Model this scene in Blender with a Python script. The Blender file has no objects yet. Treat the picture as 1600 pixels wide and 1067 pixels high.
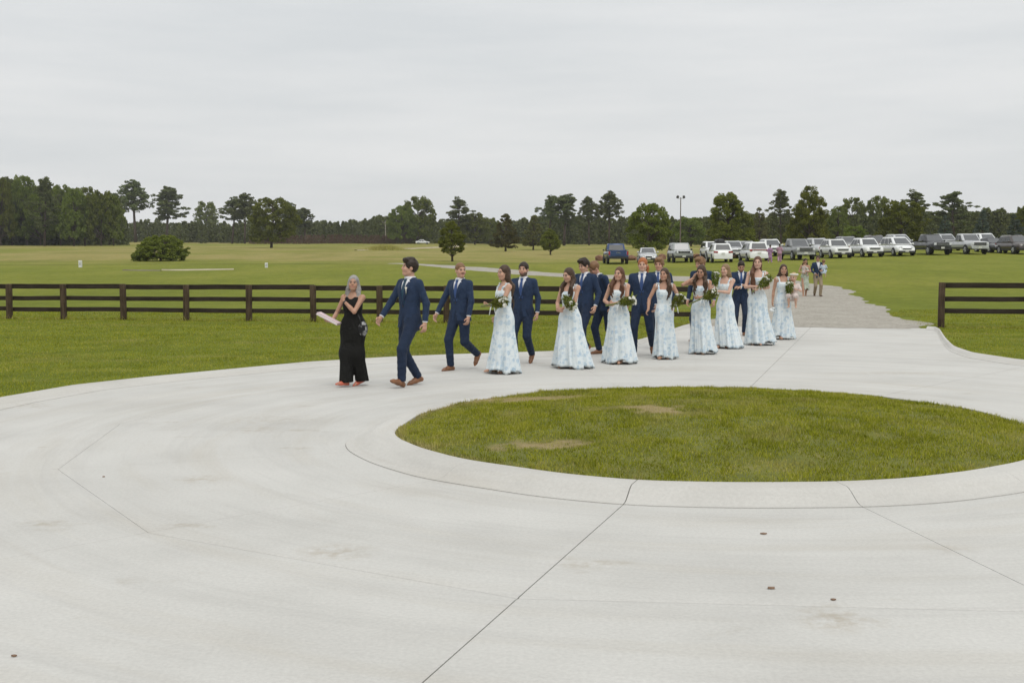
import bpy, math, random, time
import numpy as np
from mathutils import Vector, Matrix, Euler

T0 = time.time()
SC = bpy.context.scene
COL = SC.collection
R = math.radians
rng = np.random.default_rng(11)
random.seed(5)

# ------------------------------------------------------------------ camera, sky, sun, exposure
cam_d = bpy.data.cameras.new('camera')
cam = bpy.data.objects.new('camera', cam_d)
COL.objects.link(cam)
cam.location = (0, 0, 1.92)
cam.rotation_euler = (R(90 - 4.281), 0, 0)
cam_d.sensor_width = 36
cam_d.lens = 1850 / 1600 * 36
cam_d.clip_start = 0.1
cam_d.clip_end = 6000
SC.camera = cam

world = bpy.data.worlds.new('World')
SC.world = world
world.use_nodes = True
wn, wl = world.node_tree.nodes, world.node_tree.links
bg = wn['Background']
sky = wn.new('ShaderNodeTexSky')
sky.sky_type = 'NISHITA'
sky.sun_disc = False
sky.sun_elevation = R(58)
sky.sun_rotation = R(200)
sky.air_density = 1.0
sky.dust_density = 4.0
SKY_STRENGTH = 0.1
bg.inputs['Strength'].default_value = SKY_STRENGTH
# an even layer of stratus over the clear sky: soft horizontal bands, a little brighter overhead
tc = wn.new('ShaderNodeTexCoord')
sep = wn.new('ShaderNodeSeparateXYZ')
wl.new(tc.outputs['Generated'], sep.inputs[0])
mp = wn.new('ShaderNodeMapping')
mp.inputs['Scale'].default_value = (1.6, 1.6, 13.0)
mp.inputs['Rotation'].default_value = (R(2.0), R(1.5), 0)
wl.new(tc.outputs['Generated'], mp.inputs[0])
nz = wn.new('ShaderNodeTexNoise')
nz.inputs['Scale'].default_value = 1.5
nz.inputs['Detail'].default_value = 6
nz.inputs['Roughness'].default_value = 0.55
wl.new(mp.outputs[0], nz.inputs['Vector'])
cr = wn.new('ShaderNodeValToRGB')
cr.color_ramp.elements[0].position = 0.33
cr.color_ramp.elements[1].position = 0.68
cr.color_ramp.elements[0].color = (7.05, 7.3, 7.42, 1)
cr.color_ramp.elements[1].color = (8.35, 8.42, 8.4, 1)
wl.new(nz.outputs['Fac'], cr.inputs[0])
up = wn.new('ShaderNodeMapRange')
up.inputs['From Min'].default_value = 0.12
up.inputs['From Max'].default_value = 1.0
up.inputs['To Min'].default_value = 1.0
up.inputs['To Max'].default_value = 1.3
wl.new(sep.outputs['Z'], up.inputs['Value'])
mu = wn.new('ShaderNodeVectorMath')
mu.operation = 'SCALE'
wl.new(cr.outputs[0], mu.inputs[0])
wl.new(up.outputs[0], mu.inputs['Scale'])
mx = wn.new('ShaderNodeMix')
mx.data_type = 'RGBA'
mx.inputs['Factor'].default_value = 0.94
wl.new(sky.outputs[0], mx.inputs[6])
wl.new(mu.outputs[0], mx.inputs[7])
wl.new(mx.outputs[2], bg.inputs['Color'])

sun_d = bpy.data.lights.new('sun', 'SUN')
sun_d.energy = 1.3
sun_d.angle = R(42)
sun_d.color = (1.0, 0.975, 0.94)
sun = bpy.data.objects.new('sun', sun_d)
COL.objects.link(sun)
sun.rotation_euler = (R(32), 0, R(20))

vs = SC.view_settings
vs.view_transform = 'Standard'
vs.look = 'None'
vs.exposure = 0.0
vs.gamma = 1.0
SC.cycles.max_bounces = 6
SC.cycles.diffuse_bounces = 3
SC.cycles.transparent_max_bounces = 6
SC.cycles.use_denoising = True

# ------------------------------------------------------------------ small helpers
def tag(o, label=None, cat=None, group=None, kind=None):
    if label: o['label'] = label
    if cat: o['category'] = cat
    if group: o['group'] = group
    if kind: o['kind'] = kind
    return o

def empty(name, loc=(0, 0, 0), rz=0.0, scale=1.0, parent=None):
    o = bpy.data.objects.new(name, None)
    COL.objects.link(o)
    o.location = loc
    o.rotation_euler = (0, 0, rz)
    o.scale = (scale, scale, scale) if not hasattr(scale, '__len__') else scale
    o.empty_display_size = 0.1
    if parent: o.parent = parent
    return o

def link(name, me, parent=None, mats=()):
    o = bpy.data.objects.new(name, me)
    COL.objects.link(o)
    if parent: o.parent = parent
    for m in mats:
        me.materials.append(m)
    return o

def np_mesh(name, V, Fq, smooth=True, mats=None, cols=None):
    """Fq: int array (n,3) or (n,4); or a list of such arrays"""
    if not isinstance(Fq, (list, tuple)): Fq = [Fq]
    Fq = [np.asarray(f, dtype=np.int32) for f in Fq if len(f)]
    V = np.asarray(V, dtype=np.float32)
    me = bpy.data.meshes.new(name)
    me.vertices.add(len(V))
    me.vertices.foreach_set('co', V.ravel())
    tot = np.concatenate([np.full(len(f), f.shape[1], dtype=np.int32) for f in Fq])
    idx = np.concatenate([f.ravel() for f in Fq])
    st = np.zeros(len(tot), dtype=np.int32)
    st[1:] = np.cumsum(tot)[:-1]
    me.loops.add(len(idx))
    me.loops.foreach_set('vertex_index', idx)
    me.polygons.add(len(tot))
    me.polygons.foreach_set('loop_start', st)
    me.polygons.foreach_set('loop_total', tot)
    if mats is not None:
        me.polygons.foreach_set('material_index', np.asarray(mats, dtype=np.int32))
    me.polygons.foreach_set('use_smooth', np.full(len(tot), bool(smooth)))
    if cols is not None:
        ca = me.color_attributes.new('Col', 'FLOAT_COLOR', 'POINT')
        ca.data.foreach_set('color', np.c_[cols, np.ones(len(cols))].astype(np.float32).ravel())
    me.update()
    me.validate()
    return me

class MB:
    """collects simple solids into one mesh"""
    def __init__(s): s.v = []; s.f = []; s.n = 0
    def add(s, V, Fs):
        s.v.append(np.asarray(V, float).reshape(-1, 3))
        s.f += [tuple(int(i) + s.n for i in f) for f in Fs]
        s.n += len(s.v[-1])
        return s
    def box(s, c, d, rz=0.0, taper=1.0, rx=0.0):
        x, y, z = [k / 2 for k in d]
        P = []
        for (a, b, e) in ((-1,-1,-1),(1,-1,-1),(1,1,-1),(-1,1,-1),(-1,-1,1),(1,-1,1),(1,1,1),(-1,1,1)):
            t = taper if e > 0 else 1.0
            P.append(Vector((a*x*t, b*y*t, e*z)))
        M = Matrix.Rotation(rz, 3, 'Z') @ Matrix.Rotation(rx, 3, 'X')
        P = [M @ p + Vector(c) for p in P]
        return s.add(P, [(3,2,1,0),(4,5,6,7),(0,1,5,4),(1,2,6,5),(2,3,7,6),(3,0,4,7)])
    def tube(s, pts, rad, n=8, caps=True):
        pts = [Vector(p) for p in pts]
        if not hasattr(rad, '__len__'): rad = [rad]*len(pts)
        V = []; Fs = []
        for i, p in enumerate(pts):
            d = (pts[min(i+1, len(pts)-1)] - pts[max(i-1, 0)]).normalized()
            a = d.orthogonal().normalized() if i == 0 else (pa - d*pa.dot(d)).normalized()
            pa = a
            b = d.cross(a)
            for k in range(n):
                t = 2*math.pi*k/n
                V.append(p + (a*math.cos(t) + b*math.sin(t))*rad[i])
        for i in range(len(pts)-1):
            for k in range(n):
                k2 = (k+1) % n
                Fs.append((i*n+k, i*n+k2, (i+1)*n+k2, (i+1)*n+k))
        if caps:
            Fs.append(tuple(reversed(range(n)))); Fs.append(tuple(range((len(pts)-1)*n, len(pts)*n)))
        return s.add(V, Fs)
    def disc(s, c, axis, r, h, n=20, r2=None):
        c = Vector(c); a = Vector(axis).normalized()
        return s.tube([c - a*h/2, c + a*h/2], [r, r if r2 is None else r2], n)
    def ball(s, c, r, n=8, m=6, rot=None):
        if not hasattr(r, '__len__'): r = (r, r, r)
        V = [(0, 0, -r[2])]
        for j in range(1, m):
            ph = -math.pi/2 + math.pi*j/m
            for k in range(n):
                t = 2*math.pi*k/n
                V.append((r[0]*math.cos(ph)*math.cos(t), r[1]*math.cos(ph)*math.sin(t), r[2]*math.sin(ph)))
        V.append((0, 0, r[2]))
        Fs = []
        for k in range(n):
            k2 = (k+1) % n
            Fs.append((0, 1+k2, 1+k))
            for j in range(m-2):
                Fs.append((1+j*n+k, 1+j*n+k2, 1+(j+1)*n+k2, 1+(j+1)*n+k))
            Fs.append((len(V)-1, 1+(m-2)*n+k, 1+(m-2)*n+k2))
        V = [Vector(v) for v in V]
        if rot is not None: V = [rot @ v for v in V]
        return s.add([v + Vector(c) for v in V], Fs)
    def grid(s, P):
        """P: (n,m,3) array of points -> quads"""
        P = np.asarray(P, float); n, m = P.shape[:2]
        Fs = [(i*m+j, i*m+j+1, (i+1)*m+j+1, (i+1)*m+j) for i in range(n-1) for j in range(m-1)]
        return s.add(P.reshape(-1, 3), Fs)
    def prism(s, poly, z0, z1):
        n = len(poly)
        V = [(p[0], p[1], z0) for p in poly] + [(p[0], p[1], z1) for p in poly]
        Fs = [tuple(reversed(range(n))), tuple(range(n, 2*n))] + [(i, (i+1) % n, n+(i+1) % n, n+i) for i in range(n)]
        return s.add(V, Fs)
    def mesh(s, name, smooth=False):
        me = bpy.data.meshes.new(name)
        me.from_pydata([tuple(v) for v in np.concatenate(s.v)], [], s.f)
        if smooth: me.polygons.foreach_set('use_smooth', [True]*len(me.polygons))
        me.update()
        return me
    def build(s, name, mat, parent=None, smooth=False):
        return link(name, s.mesh(name, smooth), parent, [mat] if mat else [])

# ---- procedural materials
MATS = {}
def nodes_of(name):
    m = bpy.data.materials.new(name)
    m.use_nodes = True
    nt = m.node_tree
    return m, nt.nodes, nt.links, nt.nodes['Principled BSDF']

def ramp(N, stops):
    r = N.new('ShaderNodeValToRGB')
    e = r.color_ramp.elements
    while len(e) < len(stops): e.new(0.5)
    for k, (p, c) in zip(e, stops):
        k.position = p
        k.color = (*c, 1) if len(c) == 3 else c
    return r

def mixc(N, L, fac, a, b, mode='MIX'):
    m = N.new('ShaderNodeMix'); m.data_type = 'RGBA'; m.blend_type = mode
    for sock, v in ((m.inputs[0], fac), (m.inputs[6], a), (m.inputs[7], b)):
        if hasattr(v, 'links') or hasattr(v, 'is_linked'): L.new(v, sock)
        elif hasattr(v, '__len__'): sock.default_value = (*v, 1) if len(v) == 3 else v
        else: sock.default_value = v
    return m.outputs[2]

def noise(N, L, vec, scale, detail=3, rough=0.5, dist=0.0):
    n = N.new('ShaderNodeTexNoise')
    n.inputs['Scale'].default_value = scale
    n.inputs['Detail'].default_value = detail
    n.inputs['Roughness'].default_value = rough
    n.inputs['Distortion'].default_value = dist
    if vec is not None: L.new(vec, n.inputs['Vector'])
    return n.outputs['Fac']

def mapping(N, L, vec, scale=(1, 1, 1), loc=(0, 0, 0), rot=(0, 0, 0)):
    m = N.new('ShaderNodeMapping')
    m.inputs['Scale'].default_value = scale
    m.inputs['Location'].default_value = loc
    m.inputs['Rotation'].default_value = rot
    L.new(vec, m.inputs[0])
    return m.outputs[0]

def math_(N, L, op, a, b=None, clamp=False):
    m = N.new('ShaderNodeMath'); m.operation = op; m.use_clamp = clamp
    for sock, v in ((m.inputs[0], a), (m.inputs[1], b)):
        if v is None: continue
        if hasattr(v, 'is_linked'): L.new(v, sock)
        else: sock.default_value = v
    return m.outputs[0]

def bump(N, L, B, h, strength, dist=0.01):
    b = N.new('ShaderNodeBump')
    b.inputs['Strength'].default_value = strength
    b.inputs['Distance'].default_value = dist
    L.new(h, b.inputs['Height'])
    L.new(b.outputs[0], B.inputs['Normal'])

def plain(name, col, rough=0.6, var=0.12, scale=6.0, metal=0.0, bmp=0.0, bscale=60, coat=0.0, spec=0.5):
    if name in MATS: return MATS[name]
    m, N, L, B = nodes_of(name)
    t = N.new('ShaderNodeTexCoord').outputs['Object']
    n = noise(N, L, t, scale, 4)
    lo = tuple(c*(1-var) for c in col); hi = tuple(min(1, c*(1+var)) for c in col)
    r = ramp(N, [(0.3, lo), (0.7, hi)])
    L.new(n, r.inputs[0])
    L.new(r.outputs[0], B.inputs['Base Color'])
    B.inputs['Roughness'].default_value = rough
    B.inputs['Metallic'].default_value = metal
    B.inputs['Coat Weight'].default_value = coat
    B.inputs['Specular IOR Level'].default_value = spec
    if bmp: bump(N, L, B, noise(N, L, t, bscale, 3), bmp)
    MATS[name] = m
    return m

def vnoise(x, y, seed=0):
    """2D value noise in 0..1"""
    x = np.asarray(x, float); y = np.asarray(y, float)
    xi = np.floor(x).astype(np.int64); yi = np.floor(y).astype(np.int64)
    fx = x - xi; fy = y - yi
    fx = fx*fx*(3-2*fx); fy = fy*fy*(3-2*fy)
    def h(a, b):
        n = (a*374761393 + b*668265263 + seed*1442695041) & 0x7fffffff
        n = ((n ^ (n >> 13)) * 1274126177) & 0x7fffffff
        return ((n ^ (n >> 16)) & 0xffff)/65535.0
    return (h(xi, yi)*(1-fx) + h(xi+1, yi)*fx)*(1-fy) + (h(xi, yi+1)*(1-fx) + h(xi+1, yi+1)*fx)*fy
def fnoise(x, y, seed=0, oct=4):
    s = 0; a = 0.5; t = 0
    for k in range(oct):
        s = s + a*vnoise(x*2**k, y*2**k, seed+k*17); t += a; a *= .5
    return s/t
def sstep(a, b, x):
    t = np.clip((x-a)/(b-a), 0, 1)
    return t*t*(3-2*t)
# ------------------------------------------------------------------ layout of the turning circle (plan, metres)
CX, CY = 2.1, 12.7
def radial(points, n=720, smooth=9):
    """closed outline round the circle's centre -> radius by angle"""
    P = np.array(points, float) - (CX, CY)
    th = np.arctan2(P[:, 1], P[:, 0]); r = np.hypot(P[:, 0], P[:, 1])
    o = np.argsort(th); th = th[o]; P = P[o]
    A = np.linspace(-math.pi, math.pi, n, endpoint=False)
    out = np.zeros(n)
    m = len(P)
    for i in range(m):
        p, q = P[i], P[(i+1) % m]
        a0 = th[i]; a1 = th[(i+1) % m]
        if a1 <= a0: a1 += 2*math.pi
        for w in (0, 2*math.pi):
            k = np.nonzero((A + w >= a0) & (A + w < a1))[0]
            if len(k) == 0: continue
            d = np.c_[np.cos(A[k]), np.sin(A[k])]
            e = q - p
            den = d[:, 0]*e[1] - d[:, 1]*e[0]
            out[k] = (p[0]*e[1] - p[1]*e[0])/den
    if smooth:
        kern = np.hanning(smooth+2)[1:-1]; kern /= kern.sum()
        h = smooth//2
        out = np.convolve(np.r_[out[-h:], out, out[:h]], kern, 'valid')
    return out
NA = 1440
ANG = np.linspace(-math.pi, math.pi, NA, endpoint=False)
island_pts = [(-1.21, 12.04), (-1.05, 13.3), (-0.59, 14.4), (0.33, 15.47), (1.53, 15.99), (2.45, 16.06), (3.23, 15.99), (4.6, 15.12), (5.36, 13.8), (5.49, 12.59), (5.22, 11.3), (4.51, 10.31), (3.83, 9.82), (3.16, 9.48), (2.6, 9.35), (1.78, 9.32), (1.03, 9.4), (0.45, 9.68), (-0.43, 10.38), (-0.86, 11.0), (-1.14, 11.62)]
edge_pts = [(4.75, 31.5), (3.75, 28.4), (2.8, 25.6), (1.75, 23.5), (0.8, 22.5), (-1.15, 21.77), (-2.19, 21.24), (-3.52, 20.27), (-5.51, 17.81), (-6.22, 16.7), (-6.64, 15.25), (-7.1, 12.7), (-7.3, 10), (-7.6, 5), (-8, -12), (12.5, -12), (12, 6), (11.9, 12), (11.5, 15.5), (10.5, 18.2), (9.5, 19.6), (8.9, 20.8), (8.66, 22.18), (8.86, 23.67), (9.6, 26.2), (10.85, 30.1)]
RI = radial(island_pts, NA, 61)
RE = radial(edge_pts, NA, 7)
def rad_at(T, a):
    return np.interp((np.asarray(a) + math.pi) % (2*math.pi), np.linspace(0, 2*math.pi, NA+1), np.r_[T, T[0]])
KERB = 0.5
# angles of the radial joints and the chord radius of the ring joint
JA = [R(a) for a in (-159.8, -134.7, -108.4, -81.7, -55.5, -29.0, -3.0, 22.5, 47.8, 72.5, 97.5, 124.0, 150.7, 175.0)]
JR = 6.55
END_A0, END_A1 = R(64.0), R(82.0)     # the driveway's open end at the gravel

def smoothz(t): return t*t*(3-2*t)

def ground_z(X, Y):
    X = np.asarray(X, float); Y = np.asarray(Y, float)
    Yq = np.hypot(Y, 0.25*X)*np.sign(Y)
    A = np.interp(Yq, [-2000, 0, 45, 75, 116, 132, 200, 280, 370, 520, 800, 1600], [0, 0, 0, .22, .78, 1.0, 1.85, 3.0, 4.4, 6.6, 9.6, 12])
    ex = 1.0*np.clip((Y-56)/60, 0, 1.5)*sstep(4, 46, X*116/np.maximum(Y, 30))
    r = np.hypot(X-CX, Y-CY); e = rad_at(RE, np.arctan2(Y-CY, X-CX))
    near = np.clip(1-(r-e)/3.5, 0, 1)
    bumps = (fnoise(X/14, Y/14, 3, 3)-.5)*.22*sstep(35, 60, r) + (fnoise(X/60, Y/60, 8, 3)-.5)*.8*sstep(60, 200, r)
    lawn = (fnoise(X/1.6, Y/1.6, 5, 3)-.5)*.03
    th_ = np.arctan2(Y-CY, X-CX)
    gate = sstep(R(61.5), R(64.5), th_)*sstep(R(84.5), R(81.5), th_)
    return A + ex + bumps + lawn*sstep(0.0, 1.0, r-e) + .036*smoothz(near)*(1-gate) - .006*gate*smoothz(near)

def unproj(px, py, z=0.0):
    """a point of the photograph on the level z"""
    Fp = 1850.; th = R(4.281)
    a = (px-800)/Fp; b = (533.5-py)/Fp
    dy = math.cos(th)+b*math.sin(th); dz = -math.sin(th)+b*math.cos(th)
    t = (z-1.92)/dz
    return Vector((a*t, dy*t, z))
def col_at(px, Y):
    """X of image column px at depth Y, far away"""
    return (px-800)/1850.0*Y*1.0

# ------------------------------------------------------------------ materials of the ground
def grass_ground():
    m, N, L, B = nodes_of('grass_ground')
    t = N.new('ShaderNodeTexCoord').outputs['Object']
    sp = N.new('ShaderNodeSeparateXYZ'); L.new(t, sp.inputs[0])
    fine = noise(N, L, t, 9.0, 5, .65)
    mid = noise(N, L, mapping(N, L, t, (.35, .8, 1)), 1.0, 5, .6)
    big = noise(N, L, mapping(N, L, t, (.030, .011, 1)), 1.0, 7, .66, .6)
    huge = noise(N, L, mapping(N, L, t, (.004, .02, 1), (3, 7, 0)), 1.0, 4, .6)
    lawn = ramp(N, [(.25, (.100, .122, .012)), (.5, (.160, .190, .020)), (.75, (.225, .245, .034))])
    L.new(fine, lawn.inputs[0])
    lawn2 = ramp(N, [(.28, (.098, .122, .012)), (.5, (.165, .195, .022)), (.62, (.215, .235, .030)), (.8, (.255, .245, .052))])
    L.new(mid, lawn2.inputs[0])
    base = mixc(N, L, .6, lawn.outputs[0], lawn2.outputs[0])
    # mown field farther out: long soft bands
    field = ramp(N, [(.30, (.125, .152, .018)), (.46, (.185, .205, .026)), (.58, (.215, .222, .034)), (.74, (.27, .245, .062))])
    L.new(big, field.inputs[0])
    fd = N.new('ShaderNodeMapRange'); L.new(sp.outputs['Y'], fd.inputs[0])
    fd.inputs[1].default_value = 36; fd.inputs[2].default_value = 62
    mid2 = noise(N, L, mapping(N, L, t, (.14, .05, 1), (5, 1, 0)), 1.0, 8, .74)
    field2 = ramp(N, [(.34, (.110, .132, .014)), (.5, (.19, .208, .026)), (.66, (.28, .262, .060))]); L.new(mid2, field2.inputs[0])
    base = mixc(N, L, fd.outputs[0], base, mixc(N, L, .5, field.outputs[0], field2.outputs[0]))
    # unmown meadow, olive and straw, broken into drifts
    mead = ramp(N, [(.34, (.155, .165, .030)), (.43, (.23, .21, .06)), (.51, (.32, .265, .11)), (.60, (.21, .21, .046)), (.70, (.33, .265, .115))])
    L.new(mixc(N, L, .45, big, noise(N, L, mapping(N, L, t, (.05, .009, 1), (3, 7, 0)), 1.0, 7, .72)), mead.inputs[0])
    md = math_(N, L, 'ADD', sp.outputs['Y'], math_(N, L, 'MULTIPLY', noise(N, L, mapping(N, L, t, (.02, .02, 1)), 1.0, 5, .7), 26))
    # boundary runs farther back on the right, where the cars stand
    md = math_(N, L, 'SUBTRACT', md, math_(N, L, 'MULTIPLY', math_(N, L, 'MAXIMUM', sp.outputs['X'], 0.0), .35))
    mr = N.new('ShaderNodeMapRange'); L.new(md, mr.inputs[0])
    mr.inputs[1].default_value = 128; mr.inputs[2].default_value = 140
    patch = ramp(N, [(.49, (1, 1, 1)), (.60, (.15, .15, .15))]); L.new(noise(N, L, mapping(N, L, t, (.018, .007, 1), (1, 4, 0)), 1.0, 6, .66), patch.inputs[0])
    base = mixc(N, L, math_(N, L, 'MULTIPLY', mr.outputs[0], patch.outputs[0]), base, mead.outputs[0])
    # the darker line of long grass at the edge of the mowing
    ln = N.new('ShaderNodeMapRange'); L.new(md, ln.inputs[0]); ln.inputs[1].default_value = 126; ln.inputs[2].default_value = 129
    ln2 = N.new('ShaderNodeMapRange'); L.new(md, ln2.inputs[0]); ln2.inputs[1].default_value = 132; ln2.inputs[2].default_value = 129
    base = mixc(N, L, math_(N, L, 'MULTIPLY', math_(N, L, 'MULTIPLY', ln.outputs[0], ln2.outputs[0]), .65), base, (.085, .10, .015))
    # thin dry spots in the near lawn
    dry = ramp(N, [(.60, (0, 0, 0)), (.74, (1, 1, 1))])
    L.new(noise(N, L, mapping(N, L, t, (.55, 1.3, 1), (9, 2, 0)), .6, 5, .65), dry.inputs[0])
    base = mixc(N, L, math_(N, L, 'MULTIPLY', dry.outputs[0], .4), base, (.27, .215, .085))
    tx_ = ramp(N, [(.3, (.65, .68, .54)), (.5, (.88, .91, .72)), (.7, (1.12, 1.12, .90))]); L.new(noise(N, L, mapping(N, L, t, (1, .5, 1)), 2.2, 8, .8), tx_.inputs[0])
    base = mixc(N, L, 1.0, base, tx_.outputs[0], 'MULTIPLY')
    L.new(base, B.inputs['Base Color'])
    B.inputs['Roughness'].default_value = .95
    B.inputs['Specular IOR Level'].default_value = .15
    bump(N, L, B, noise(N, L, t, 16, 5, .7), .9, .05)
    return m

def concrete(name='concrete', kerb=False):
    m, N, L, B = nodes_of(name)
    geo = N.new('ShaderNodeNewGeometry').outputs['Position']
    t = geo
    # polar coordinates round the circle, for trowel arcs and tyre marks
    off = mapping(N, L, t, loc=(-CX, -CY, 0))
    sp = N.new('ShaderNodeSeparateXYZ'); L.new(off, sp.inputs[0])
    rr = N.new('ShaderNodeVectorMath'); rr.operation = 'LENGTH'; L.new(off, rr.inputs[0])
    an = math_(N, L, 'ARCTAN2', sp.outputs['Y'], sp.outputs['X'])
    cb = N.new('ShaderNodeCombineXYZ')
    L.new(math_(N, L, 'MULTIPLY', rr.outputs['Value'], 2.2), cb.inputs[0])
    L.new(math_(N, L, 'MULTIPLY', an, 1.6), cb.inputs[1])
    arcs = noise(N, L, cb.outputs[0], 1.0, 7, .62, .35)
    arcs2 = noise(N, L, mapping(N, L, cb.outputs[0], (6.0, 1.4, 1), (4, 3, 0)), 1.0, 5, .6)
    cloud = noise(N, L, t, .55, 6, .6)
    grain = noise(N, L, t, 38, 4, .7)
    base = ramp(N, [(.25, (.470, .460, .430)), (.5, (.535, .526, .494)), (.78, (.585, .576, .544))])
    L.new(cloud, base.inputs[0])
    c = base.outputs[0]
    tan = ramp(N, [(.50, (0, 0, 0)), (.80, (1, 1, 1))]); L.new(arcs, tan.inputs[0])
    c = mixc(N, L, math_(N, L, 'MULTIPLY', tan.outputs[0], .42), c, (.42, .38, .31))
    dk = ramp(N, [(.56, (0, 0, 0)), (.80, (1, 1, 1))]); L.new(arcs2, dk.inputs[0])
    c = mixc(N, L, math_(N, L, 'MULTIPLY', dk.outputs[0], .15), c, (.33, .32, .30))
    # pale film and mottling
    mot = ramp(N, [(.35, (.93, .93, .93)), (.65, (1.05, 1.05, 1.05))]); L.new(grain, mot.inputs[0])
    c = mixc(N, L, 1.0, c, mot.outputs[0], 'MULTIPLY')
    # small dirty smears
    sm = noise(N, L, mapping(N, L, t, (.8, 1.5, 1), (2.3, 5, 0)), .9, 5, .55)
    smr = ramp(N, [(.635, (0, 0, 0)), (.70, (1, 1, 1))]); L.new(sm, smr.inputs[0])
    brk = ramp(N, [(.4, (0, 0, 0)), (.6, (1, 1, 1))]); L.new(noise(N, L, t, 9, 4, .7), brk.inputs[0])
    c = mixc(N, L, math_(N, L, 'MULTIPLY', math_(N, L, 'MULTIPLY', smr.outputs[0], brk.outputs[0]), .55), c, (.36, .32, .25))
    for (px_, py_, sx_, sy_, am_) in ((315, 748, .22, .20, .5), (525, 862, .26, .22, .55), (1302, 967, .20, .22, .6), (400, 671, .26, .30, .4), (1480, 858, .2, .15, .3), (880, 640, .9, .5, .3), (1010, 575, 1.4, .4, .3), (1390, 583, 1.2, .25, .4), (430, 655, .8, .5, .3)):
        q_ = unproj(px_, py_, 0)
        mpv = mapping(N, L, t, (1/sx_, 1/sy_, 0), (-q_.x/sx_, -q_.y/sy_, 0))
        ln_ = N.new('ShaderNodeVectorMath'); ln_.operation = 'LENGTH'; L.new(mpv, ln_.inputs[0])
        f_ = math_(N, L, 'SUBTRACT', 1.25, ln_.outputs['Value'])
        f_ = math_(N, L, 'MULTIPLY', math_(N, L, 'MAXIMUM', f_, 0.0), math_(N, L, 'MULTIPLY', brk.outputs[0], am_), True)
        c = mixc(N, L, f_, c, (.36, .31, .235))
    # soft curved tyre marks
    tm = noise(N, L, mapping(N, L, cb.outputs[0], (1.1, .55, 1), (8, 1, 0)), 1.0, 4, .5)
    tmr = ramp(N, [(.50, (0, 0, 0)), (.56, (1, 1, 1)), (.60, (.3, .3, .3)), (.64, (.9, .9, .9)), (.70, (0, 0, 0))]); L.new(tm, tmr.inputs[0])
    c = mixc(N, L, math_(N, L, 'MULTIPLY', tmr.outputs[0], .13), c, (.33, .32, .30))
    if kerb: c = mixc(N, L, .12, c, (.50, .46, .40))
    L.new(c, B.inputs['Base Color'])
    B.inputs['Roughness'].default_value = .9
    B.inputs['Specular IOR Level'].default_value = .25
    bump(N, L, B, mixc(N, L, .5, noise(N, L, t, 120, 3, .7), arcs2), .25, .006)
    return m

def gravel_mat():
    m, N, L, B = nodes_of('gravel')
    t = N.new('ShaderNodeNewGeometry').outputs['Position']
    v = N.new('ShaderNodeTexVoronoi'); v.inputs['Scale'].default_value = 16; L.new(t, v.inputs['Vector'])
    st = ramp(N, [(.0, (.20, .195, .18)), (.5, (.32, .31, .29)), (1, (.43, .415, .385))])
    sr = N.new('ShaderNodeSeparateColor'); L.new(v.outputs['Color'], sr.inputs[0]); L.new(sr.outputs[0], st.inputs[0])
    pa = ramp(N, [(.35, (.27, .255, .225)), (.65, (.41, .395, .365))])
    L.new(noise(N, L, mapping(N, L, t, (.9, .6, 1)), 1.3, 7, .7), pa.inputs[0])
    c = mixc(N, L, 1.0, mixc(N, L, .5, st.outputs[0], pa.outputs[0]), (1.04, 1.0, .92), 'MULTIPLY')
    L.new(c, B.inputs['Base Color'])
    B.inputs['Roughness'].default_value = .95
    bump(N, L, B, v.outputs['Distance'], .8, .03)
    return m

M_grass = grass_ground()
M_conc = concrete()
M_kerb = concrete('kerb_concrete', True)
M_gravel = gravel_mat()
M_soil = plain('joint_soil', (.10, .085, .065), .95, .3, 9)

# ------------------------------------------------------------------ ground: one sheet from the edge of the drive to beyond the horizon
rads = [0.0, .12, .3, .6, 1.0]
while rads[-1] < 1400: rads.append(rads[-1]*1.05 + .22)
rads = np.array(rads)
step = 2
A_ = ANG[::step]
RR = RE[::step][None, :] - .02 + rads[:, None]
Xg = CX + RR*np.cos(A_)[None, :]; Yg = CY + RR*np.sin(A_)[None, :]
Zg = ground_z(Xg, Yg)
na, nr = len(A_), len(rads)
V = np.stack([Xg, Yg, Zg], -1).reshape(-1, 3)
i, j = np.meshgrid(np.arange(nr-1), np.arange(na), indexing='ij')
j2 = (j+1) % na
F_ = np.stack([i*na+j, (i+1)*na+j, (i+1)*na+j2, i*na+j2], -1).reshape(-1, 4)
tag(link('ground', np_mesh('ground', V, F_), None, [M_grass]), kind='structure')

# ------------------------------------------------------------------ concrete drive: sector slabs round the island, with open joints
drive = empty('concrete_drive', (CX, CY, 0))
tag(drive, kind='structure')
drive['label'] = 'pale concrete turning circle with radial joints'
bm_ = MB(); n = 180
aa = np.linspace(-math.pi, math.pi, n, endpoint=False)
rr_ = rad_at(RE, aa)+.02
bm_.add(np.c_[rr_*np.cos(aa), rr_*np.sin(aa), np.full(n, -.022)], [tuple(range(n))])
bm_.build('base_course', M_soil, drive)

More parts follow.
